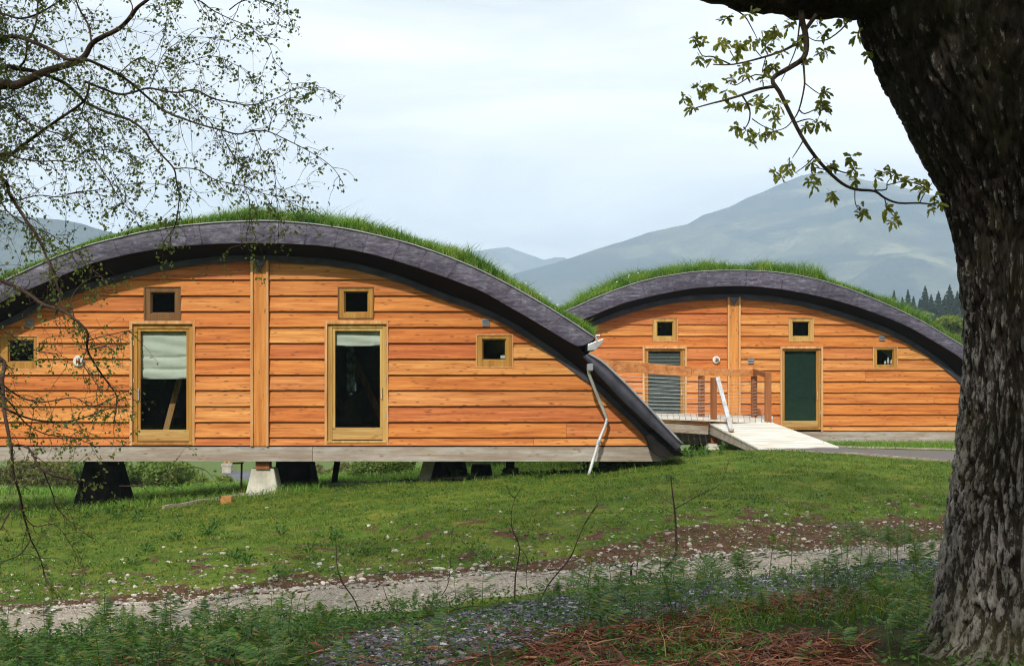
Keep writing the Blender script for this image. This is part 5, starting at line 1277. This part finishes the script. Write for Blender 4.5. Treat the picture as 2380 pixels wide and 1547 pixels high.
# ------------------------------------------------------------------ the oak
OD = 7.5
ok_base = P(2400, 1560, OD)
oak = thing('oak_tree', 'old oak with rugged lichen-flecked trunk framing the right edge, one thick limb overhead', 'tree', ok_base)
le = interp([(-420,2060),(-300,2040),(-150,1990),(0,1985),(70,2000),(100,2015),(140,2035),(185,2055),(225,2080),(260,2100),(300,2120),(335,2140),(375,2163),(410,2184),(440,2195),(490,2210),(530,2222),(580,2230),(650,2235),(720,2240),(800,2241),(880,2239),(950,2236),(1000,2232),(1050,2225),(1120,2215),(1200,2206),(1260,2200),(1330,2190),(1400,2178),(1441,2163),(1480,2147),(1505,2118),(1530,2075),(1560,2020),(1640,1920)])
ri = interp([(-420,2900),(0,2800),(200,2680),(400,2610),(600,2575),(800,2560),(1000,2570),(1200,2590),(1400,2625),(1500,2680),(1560,2760),(1640,2860)])
# trunk rings: dense at the side we see
rows, cols = 400, 420
pys = np.linspace(-420, 1640, rows); V = np.zeros((rows, cols, 3)); PL = np.zeros((rows, cols))
for i, py in enumerate(pys):
    xl, xr = (le(py) + 15 - CX)/F*OD, (ri(py) - CX)/F*OD; c = (xl + xr)/2; r = (xr - xl)/2; z = EZ + (HY - py)/F*OD
    for j in range(cols):
        a = 2*math.pi*(j/cols); ca, sa = math.cos(a), math.sin(a)
        w3 = mnoise.noise(Vector((ca*2, sa*2, z*1.3 + 9))); wob = mnoise.noise(Vector((ca*6, sa*6, z*3.0)))
        q = Vector((ca*11.5 + wob*.5, sa*11.5 + wob*.4, z*3.8 + wob*.6))
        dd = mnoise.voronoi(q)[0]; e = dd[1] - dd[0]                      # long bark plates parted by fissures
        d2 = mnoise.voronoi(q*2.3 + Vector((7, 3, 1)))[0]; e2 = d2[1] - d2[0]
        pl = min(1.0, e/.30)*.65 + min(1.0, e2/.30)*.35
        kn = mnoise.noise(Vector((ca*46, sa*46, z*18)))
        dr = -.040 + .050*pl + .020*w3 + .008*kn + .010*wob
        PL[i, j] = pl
        V[i, j] = (c + (r + dr)*ca, OD + .1 + (min(r, .62) + dr)*sa, z)
k = np.arange(rows*cols).reshape(rows, cols); kr = np.roll(k, -1, 1)
Fq = np.stack([k[:-1], kr[:-1], kr[1:], k[1:]], -1).reshape(-1, 4)[:, ::-1]
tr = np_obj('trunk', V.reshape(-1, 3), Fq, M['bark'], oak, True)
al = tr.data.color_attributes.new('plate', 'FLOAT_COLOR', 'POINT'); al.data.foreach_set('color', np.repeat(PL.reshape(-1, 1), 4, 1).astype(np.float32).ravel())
M['moss'] = flat('moss', (0.050, 0.038, 0.016), 0.95, 0.05, 0, 0.75, 22, 1.0)
def bark_tube(name, pts, rad, cols=90, parent=oak, amp=1.0, m=None):
    pp = catmull(pts, 14); n = len(pp); rr = np.interp(np.linspace(0, 1, n), np.linspace(0, 1, len(rad)), rad); V = []; ref = Vector((0, 0, 1))
    for i, p in enumerate(pp):
        t = (pp[min(i+1, n-1)] - pp[max(i-1, 0)]).normalized(); u = (ref - t*ref.dot(t)).normalized(); ref = u; w = t.cross(u)
        for j in range(cols):
            a = 2*math.pi*j/cols; d = u*math.cos(a) + w*math.sin(a); q = p + d*rr[i]
            nz = mnoise.noise(q*7)*.030 + mnoise.noise(q*19)*.013 + mnoise.noise(q*2.2)*.03
            V.append(q + d*nz*amp*min(1, rr[i]/.2))
    k = np.arange(n*cols).reshape(n, cols); kr = np.roll(k, -1, 1)
    return np_obj(name, np.array([tuple(v) for v in V]), np.stack([k[:-1], kr[:-1], kr[1:], k[1:]], -1).reshape(-1, 4), m or M['bark'], parent, True)
px7 = OD / F
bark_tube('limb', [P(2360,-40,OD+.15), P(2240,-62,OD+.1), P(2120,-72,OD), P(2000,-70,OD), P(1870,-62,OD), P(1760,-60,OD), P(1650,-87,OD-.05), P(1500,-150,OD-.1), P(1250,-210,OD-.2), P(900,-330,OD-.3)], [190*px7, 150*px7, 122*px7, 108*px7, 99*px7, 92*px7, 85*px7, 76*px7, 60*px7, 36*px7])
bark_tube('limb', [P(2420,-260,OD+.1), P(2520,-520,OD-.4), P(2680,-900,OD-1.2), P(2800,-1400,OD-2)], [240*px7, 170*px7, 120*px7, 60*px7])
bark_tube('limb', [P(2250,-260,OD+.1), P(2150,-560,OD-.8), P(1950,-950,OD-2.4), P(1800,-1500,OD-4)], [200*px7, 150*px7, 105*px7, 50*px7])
# hanging spray under the limb
c6 = lambda L: [(1526.8 + x*.39484, y*.39484) for x, y in L]
tw = MB(); OD2 = OD - .05
sprays = [([(850,60),(855,130),(870,180),(880,270),(860,345),(780,400),(680,465),(720,540),(770,640),(850,800),(930,920),(1010,1010),(1090,1080),(1170,1115),(1280,1125),(1340,1165),(1420,1195),(1540,1195),(1640,1205)], .017, .004),
    ([(940,85),(900,140),(868,190),(850,250),(800,270),(740,300),(620,340),(450,380),(330,380)], .012, .003), ([(430,378),(330,335),(270,330),(235,270),(215,230)], .004, .002), ([(690,510),(600,525),(500,560),(400,590),(320,610),(230,635)], .009, .003), ([(500,560),(545,640),(540,720),(500,770),(470,750)], .005, .002),
    ([(860,350),(868,450),(866,520),(835,650),(790,720),(740,760),(620,790)], .006, .002), ([(865,820),(830,880),(797,930)], .004, .002), ([(930,920),(880,970),(815,1018)], .004, .002), ([(810,725),(870,705),(915,705),(960,740)], .004, .002),
    ([(1005,1005),(950,990),(900,985)], .003, .002), ([(1020,985),(1120,1020),(1160,985),(1140,920)], .004, .002), ([(1165,1120),(1168,1200),(1200,1250)], .003, .002), ([(1340,1165),(1355,1220),(1400,1280)], .003, .002),
    ([(1280,1120),(1350,1115),(1355,1075),(1400,1020)], .004, .002), ([(1355,1090),(1440,1070),(1540,1085),(1580,1110)], .003, .002), ([(1545,1195),(1580,1130),(1620,1078)], .003, .002), ([(845,90),(835,180),(820,280),(780,380),(730,480)], .005, .002),
    ([(840,650),(870,670),(940,640),(1000,610)], .004, .002), ([(870,490),(950,550),(990,545)], .003, .002), ([(420,40),(510,90),(560,170),(590,230)], .005, .002), ([(1130,120),(1080,180),(1000,235),(930,240),(880,210)], .005, .002), ([(690,470),(580,440),(470,500),(430,490)], .004, .002),
    ([(660,560),(600,610),(560,620),(480,600)], .004, .002), ([(430,300),(470,370)], .003, .002), ([(560,270),(600,320),(620,340)], .003, .002), ([(560,700),(620,740),(690,770)], .003, .002), ([(640,340),(620,420),(640,400)], .003, .002)]
for i, (L, r0, r1) in enumerate(sprays):
    q = c6(L); pp = catmull([P(x, y, OD2 + .25*math.sin(i*2.1)*k/len(q)) for k, (x, y) in enumerate(q)], 3); n = len(pp); tw.tube(pp, [r0 + (r1 - r0)*k/(n-1) for k in range(n)], 6)
tw.build('hanging_branch', M['oak_twig'], oak, True)
cl = [(410,100),(540,80),(660,200),(690,220),(650,280),(740,310),(800,100),(830,250),(960,150),(980,200),(1090,130),(990,290),(950,320),(890,360),(225,230),(270,260),(370,250),(410,250),(250,340),(330,350),(470,320),(500,290),(500,390),(520,430),(640,390),(680,390),(620,460),(440,470),
  (240,510),(320,520),(160,570),(200,640),(270,550),(400,545),(590,590),(530,600),(440,630),(470,620),(725,620),(680,650),(700,700),(690,770),(640,780),(590,800),(560,840),(530,770),(470,750),(980,545),(970,600),(1000,640),(960,630),(880,740),(940,730),(990,740),(780,960),(770,1000),(690,1020),(735,1045),(920,1040),(900,1060),(930,1090),
  (910,960),(1020,970),(1040,980),(1140,920),(1150,1000),(1170,1050),(1160,1070),(1030,1140),(1040,1160),(1290,1040),(1330,1020),(1380,1000),(1400,1030),(1480,1060),(1540,1090),(1570,1070),(1560,1110),(1640,1160),(1660,1190),(1610,1225),(1200,1240),(1215,1260),(1355,1230),(1400,1285),(1390,1300),(1180,200),(1260,300),(620,230),(700,180),(780,150),(600,620),(300,510),(560,250),(480,260)]
rg = random.Random(5); lf = MB()
def oak_leaf(o, d, L):
    d = d.normalized(); sd = d.cross(Vector((rg.uniform(-1, 1), rg.uniform(-1, 1), rg.uniform(-1, 1)))).normalized(); w = L*.23; dn = Vector((0, 0, -1))
    b = o; a1 = o + d*L*.35 + dn*L*.03; a2 = o + d*L*.68 + dn*L*.10; tp = o + d*L + dn*L*.22; n0 = len(lf.v)
    lf.add([b, a1 + sd*w*.75, a1 - sd*w*.75, a1 + d*L*.10 + sd*w*.45, a1 + d*L*.10 - sd*w*.45, a2 + sd*w, a2 - sd*w, tp + sd*w*.25, tp - sd*w*.25], [(0, 1, 3, 4, 2), (3, 5, 6, 4), (5, 7, 8, 6)])
for (x, y) in cl:
    c = P(1526.8 + x*.39484 + rg.uniform(-2, 2), y*.39484 + rg.uniform(-2, 2), OD2 + rg.uniform(-.15, .15))
    for _ in range(rg.randint(9, 14)): oak_leaf(c + Vector((rg.gauss(0, .008),)*3), Vector((rg.gauss(0, 1), rg.gauss(0, 1)*.8, rg.gauss(0, .8) - .1)), rg.uniform(.030, .056))
o = lf.build('leaves', M['oak_leaf'], oak); o['kind'] = 'stuff'
# crown above the picture: it throws the dappled shade over the near bank
rgn = np.random.default_rng(90); cen = []
for _ in range(330):
    a = rgn.random()*6.28; rr = 6.6*math.sqrt(rgn.random()); cx_, cy_ = 2.6 + rr*math.cos(a), 6.3 + rr*math.sin(a)*.95; zmin = EZ + .28*max(cy_, 0)*1.12 + 1.5
    cz_ = zmin + (10.5 - zmin)*rgn.random()*(1 - .35*(rr/6.6)**2); u = rgn.normal(size=(110, 3)); u /= np.linalg.norm(u, axis=1)[:, None]
    cen.append(np.array([cx_, cy_, cz_]) + u*(.35 + .5*rgn.random((110, 1)))*np.array([1.2, 1.2, .8]))
cen = np.concatenate(cen); vis = (HY - (HY - (cen[:, 2] - EZ)/np.maximum(cen[:, 1], .1)*F)) 
keep = (cen[:, 1] < .3) | ((cen[:, 2] - EZ)/np.maximum(cen[:, 1], .1)*F > HY + 60); cen = cen[keep]
V, Fq = leaf_quads(cen, .055 + .07*rgn.random(len(cen)), rgn); o = np_obj('crown', V, Fq, M['oak_leaf'], oak, False); 

# ------------------------------------------------------------------ the birch
BD = 8.2
bt = P(-330, 1640, BD)
birch = thing('birch_tree', 'birch reaching in from the left edge with fine drooping twigs and small new leaves', 'tree', bt)
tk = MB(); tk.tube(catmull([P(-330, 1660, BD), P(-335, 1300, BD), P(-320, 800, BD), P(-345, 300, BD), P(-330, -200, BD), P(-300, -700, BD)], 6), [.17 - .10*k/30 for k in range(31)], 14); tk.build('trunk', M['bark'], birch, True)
c5 = lambda L: [(x*.39477, y*.39477) for x, y in L]
c1 = lambda L: [(x*.50765, 436.2 + y*.50765) for x, y in L]
c7 = lambda L: [(x*.5132, 1046.9 + y*.5132) for x, y in L]
T0 = [(-325, 420)]; T1 = [(-330, 640)]; T2 = [(-335, 900)]
LIMBS = [ # points, start radius, end radius, depth shift, twig density
 (T0 + [(-150,260)] + c5([(0,505),(90,505),(180,465),(250,430),(340,400),(440,370),(500,330),(540,260),(600,220),(700,170),(770,100),(810,45),(880,-10),(960,-90)]), .042, .012, 0, .9),
 (T0 + [(-150,230)] + c5([(0,405),(100,405),(200,420),(290,450),(380,490),(450,550),(500,600),(600,650),(700,685),(770,710),(850,770),(900,850),(960,920),(1025,995),(1040,1080),(1055,1150),(1045,1260),(1020,1350),(980,1400),(950,1450)]), .020, .003, .25, 1),
 ([(-330,250),(-150,150)] + c5([(0,235),(80,215),(160,235),(250,270),(330,310),(400,350),(500,350),(580,380),(680,430),(760,480),(830,540),(900,600),(980,660),(1080,700),(1200,740),(1300,765),(1400,790),(1500,770),(1580,775),(1680,820),(1800,880),(1900,940),(1970,1000),(2020,1080)]), .018, .002, -.2, 1.25),
 (T1 + [(-150,450)] + c5([(0,915),(60,910),(130,860),(250,770),(350,700),(490,600),(520,530),(525,480)]), .020, .008, .1, 1),
 (c5([(500,480),(600,520),(700,555),(780,545),(870,520),(960,535),(1050,545),(1150,530),(1250,580),(1350,600),(1460,620),(1560,600),(1650,570),(1750,520),(1850,520),(1960,550)]), .011, .002, .05, 1.2),
 (c5([(1025,995),(1100,990),(1180,1005),(1250,1050),(1350,1080),(1450,1100),(1550,1140),(1650,1160),(1730,1200),(1800,1240)]), .005, .002, .25, 1.2),
 ([(-320,500),(-140,420)] + c5([(0,1050),(60,1150),(150,1290),(220,1390),(270,1500)]) + [(117, 620), (140, 690), (125, 740)], .018, .006, -.3, 1),
 (c5([(50,910),(150,940),(250,950),(350,945),(430,950),(500,890),(600,880),(720,900),(800,920),(880,960)]), .006, .002, 0, 1),
 (c5([(540,255),(520,150),(470,60),(440,-20)]), .008, .006, 0, 1), (c5([(100,410),(150,350),(165,250),(210,150),(225,0),(230,-60)]), .010, .006, .1, 1), (c5([(700,170),(780,60),(750,-20)]), .006, .004, .1, .8),
 (c5([(1050,545),(1150,640),(1250,730),(1310,800),(1320,900),(1400,950),(1440,1000)]), .004, .0015, .05, 1.1), (c5([(500,600),(485,680),(560,760),(610,830),(640,940),(680,1040),(740,1130),(720,1230)]), .005, .0015, .2, 1.1),
 ([(260,-60)] + c5([(960,-40),(1160,0),(1250,60),(1350,110),(1450,150),(1540,200),(1590,280),(1610,360)]), .006, .0015, -.1, 1.2), (c5([(1350,60),(1420,10),(1500,-5),(1600,20),(1680,70),(1740,170)]), .005, .0015, -.1, 1.2), (c5([(960,-40),(985,60),(970,180),(950,300),(930,380)]), .004, .0015, .3, 1),
 (c5([(700,440),(760,380),(830,340),(900,380),(1000,400),(1100,370),(1250,330),(1400,390),(1500,470)]), .005, .0015, .2, 1.2), (c5([(1500,780),(1540,880),(1600,950),(1620,1050),(1630,1180),(1640,1290),(1640,1400)]), .0035, .0012, -.2, .9), (c5([(1300,765),(1340,860),(1400,950),(1450,1000),(1440,1100),(1470,1180),(1470,1300),(1450,1400),(1470,1480)]), .004, .0015, -.2, .9),
 (c5([(1580,775),(1600,700),(1640,640),(1700,580),(1720,480)]), .003, .0012, -.2, 1.2), (c5([(350,700),(420,690),(520,660),(640,700),(720,790),(760,900),(830,960)]), .005, .0015, .2, 1.1), ([(-330,100),(-100,20)] + c5([(0,80),(120,110),(230,80),(330,20),(420,-40)]), .012, .006, .2, 1.2),
 ([(-330,560),(-120,500)] + c5([(0,640),(120,700),(250,760),(380,800),(480,860),(560,940),(640,1060),(700,1160),(780,1250),(860,1290)]), .008, .0015, -.1, 1.2), ([(-330,620),(-100,560)] + c5([(0,1200),(100,1180),(230,1150),(350,1160),(450,1130),(560,1120),(700,1090),(850,1080),(1000,1090),(1180,1135)]), .007, .0012, .1, 1.1), (c5([(0,1180),(60,1260),(160,1320),(300,1380),(420,1470),(520,1540)]) , .006, .0015, .2, 1.2),
 (c5([(880,520),(920,420),(980,300),(1100,230),(1200,220),(1350,240),(1400,200)]), .004, .0015, .2, 1.2), (c5([(100,860),(200,870),(330,840),(450,790),(560,770)]), .004, .0015, .3, 1.1), (c5([(-20,600),(90,560),(180,520),(260,500)]), .006, .003, -.2, 1.1),
 # in front of the wall
 (T1 + [(-120,600), (0, 650)] + c1([(120,480),(200,535),(280,560),(340,600),(400,660),(400,740),(450,830),(500,900),(535,960),(520,1080)]), .010, .0025, -.4, .8), (c1([(400,700),(470,680),(560,660),(610,650)]), .003, .0012, -.4, 1), (c1([(400,740),(470,730),(560,720)]), .003, .0012, -.4, 1), (c1([(340,600),(330,500),(400,420),(480,400)]), .003, .0012, -.4, .8),
 (T2 + [(-130,820)] + c1([(0,780),(10,880),(20,1020),(40,1130),(55,1220),(60,1300),(90,1400),(110,1500)]) + c7([(140,400),(180,480),(210,580),(240,610)]), .011, .002, -.5, .8), (c1([(20,1010),(150,1060),(300,1070),(420,1040),(500,1010),(620,1000)]), .005, .0015, -.5, .9), (c1([(10,900),(100,960),(200,980),(340,960),(420,1000),(520,960),(600,920)]), .004, .0012, -.5, .9), (c1([(50,1180),(130,1190),(190,1290),(300,1330),(350,1340)]), .006, .002, -.5, .7),
 (c7([(170,70),(250,115),(350,132),(380,135)]), .004, .002, -.5, .5), (c7([(540,160),(620,158),(700,140),(760,110),(820,80),(900,75)]), .003, .0012, -.5, .9), (c7([(200,100),(240,200),(260,260),(330,330),(420,400)]), .003, .0012, -.5, .6), (c7([(80,240),(150,340),(250,335),(330,440),(370,530)]), .003, .0012, -.5, .6), (c7([(60,250),(30,300),(0,360),(-40,400)]), .004, .002, -.5, .6), (c7([(140,400),(90,470),(20,500),(0,520)]), .003, .0015, -.5, .5),
 (c1([(0,640),(60,680),(150,740),(250,760),(330,790)]), .003, .0012, -.4, 1), (c1([(400,740),(380,800),(430,880),(470,930)]), .003, .0012, -.4, .8), (T2 + c1([(-60,900),(0,940),(60,1000),(120,1080),(220,1130),(330,1140),(430,1180)]), .005, .0015, -.45, .9)]
rb2 = random.Random(17); br_ = MB(); twg = MB(); LC = []
def leaf_at(p, s=1.0): LC.append((p.x, p.y, p.z, s))
def twig(p, d, L, r, lvl):
    n = 5; pts = [p]; q = d.normalized()
    for k in range(n):
        q = (q + Vector((rb2.gauss(0, .30), rb2.gauss(0, .25), rb2.gauss(0, .22) - .12))).normalized(); pts.append(pts[-1] + q*L/n)
    twg.tube(pts, [r*(1 - .7*k/n) for k in range(n + 1)], 3, False)
    for k in range(1, n + 1):
        if lvl > 0 and rb2.random() < .75: 
            sd = Vector((rb2.gauss(0, 1), rb2.gauss(0, .8), rb2.gauss(0, .8) - .2)); twig(pts[k], (q*.6 + sd*.7), L*rb2.uniform(.3, .6), r*.6, lvl - 1)
        if rb2.random() < (.60 if lvl == 0 else .34):
            for _ in range(rb2.choice((1, 1, 2))): leaf_at(pts[k] + Vector((rb2.gauss(0, .012), rb2.gauss(0, .012), rb2.gauss(-.008, .01))), rb2.uniform(.7, 1.25))
for (pts, r0, r1, ds, dens) in LIMBS:
    n = len(pts); ph = rb2.uniform(0, 6)
    pp = catmull([P(x, y, BD + ds + .18*math.sin(ph + k*.55)) for k, (x, y) in enumerate(pts)], 4); m = len(pp)
    kf = 1.35 if ds <= -.4 else .74
    br_.tube(pp, [kf*r1 + kf*(r0 - r1)*(1 - k/(m - 1))**1.2 for k in range(m)], 7)
    acc = 0
    for k in range(2, m - 1):
        seg = (pp[k+1] - pp[k]).length; acc += seg*dens*(.75 if ds <= -.4 else 1.0)*(1.4 if CX + pp[k].x/pp[k].y*F < 230 else .9)
        pxx = CX + pp[k].x/pp[k].y*F
        if pxx < -60: continue
        while acc > .038:
            acc -= .038
            t = (pp[k+1] - pp[k]).normalized(); sd = Vector((rb2.gauss(.25, .8), rb2.gauss(0, .8), rb2.gauss(-.15, .8)))
            twig(pp[k].lerp(pp[k+1], rb2.random()), t*.5 + sd*.8, rb2.uniform(.08, .30), .0022, 1 if rb2.random() < .45 else 0)
    for _ in range(4): leaf_at(pp[-1] + Vector((rb2.gauss(0, .02), rb2.gauss(0, .02), rb2.gauss(-.01, .02))))
br_.build('branches', M['branch'], birch, True); o = twg.build('twigs', M['twig'], birch); o['kind'] = 'stuff'
LC = np.array(LC); rgn = np.random.default_rng(4); V, Fq = leaf_quads(LC[:, :3], .0158*LC[:, 3], rgn, 0.0, 1.45); np_obj('leaves', V, Fq, M['birch_leaf'], birch, False, 'stuff')

# ------------------------------------------------------------------ haze
def hz(h):
    pv = h.node('ShaderNodeVolumePrincipled', {'Color': (0.62, 0.78, 1.0, 1), 'Density': 0.00040, 'Anisotropy': 0.0})
    try: pv.inputs['Density Attribute'].default_value = ''
    except Exception: pass
    h.nt.links.new(pv.outputs[0], h.out.inputs['Volume'])
M['haze'] = mat('haze', hz)
hb = MB().box(-4200, 4200, -900, 4200, -45, 540).build('haze', M['haze']); hb['kind'] = 'stuff'
print('bracken', nb, 'leaves', len(LC), 'oak crown', len(cen), 'objects', len(bpy.data.objects))
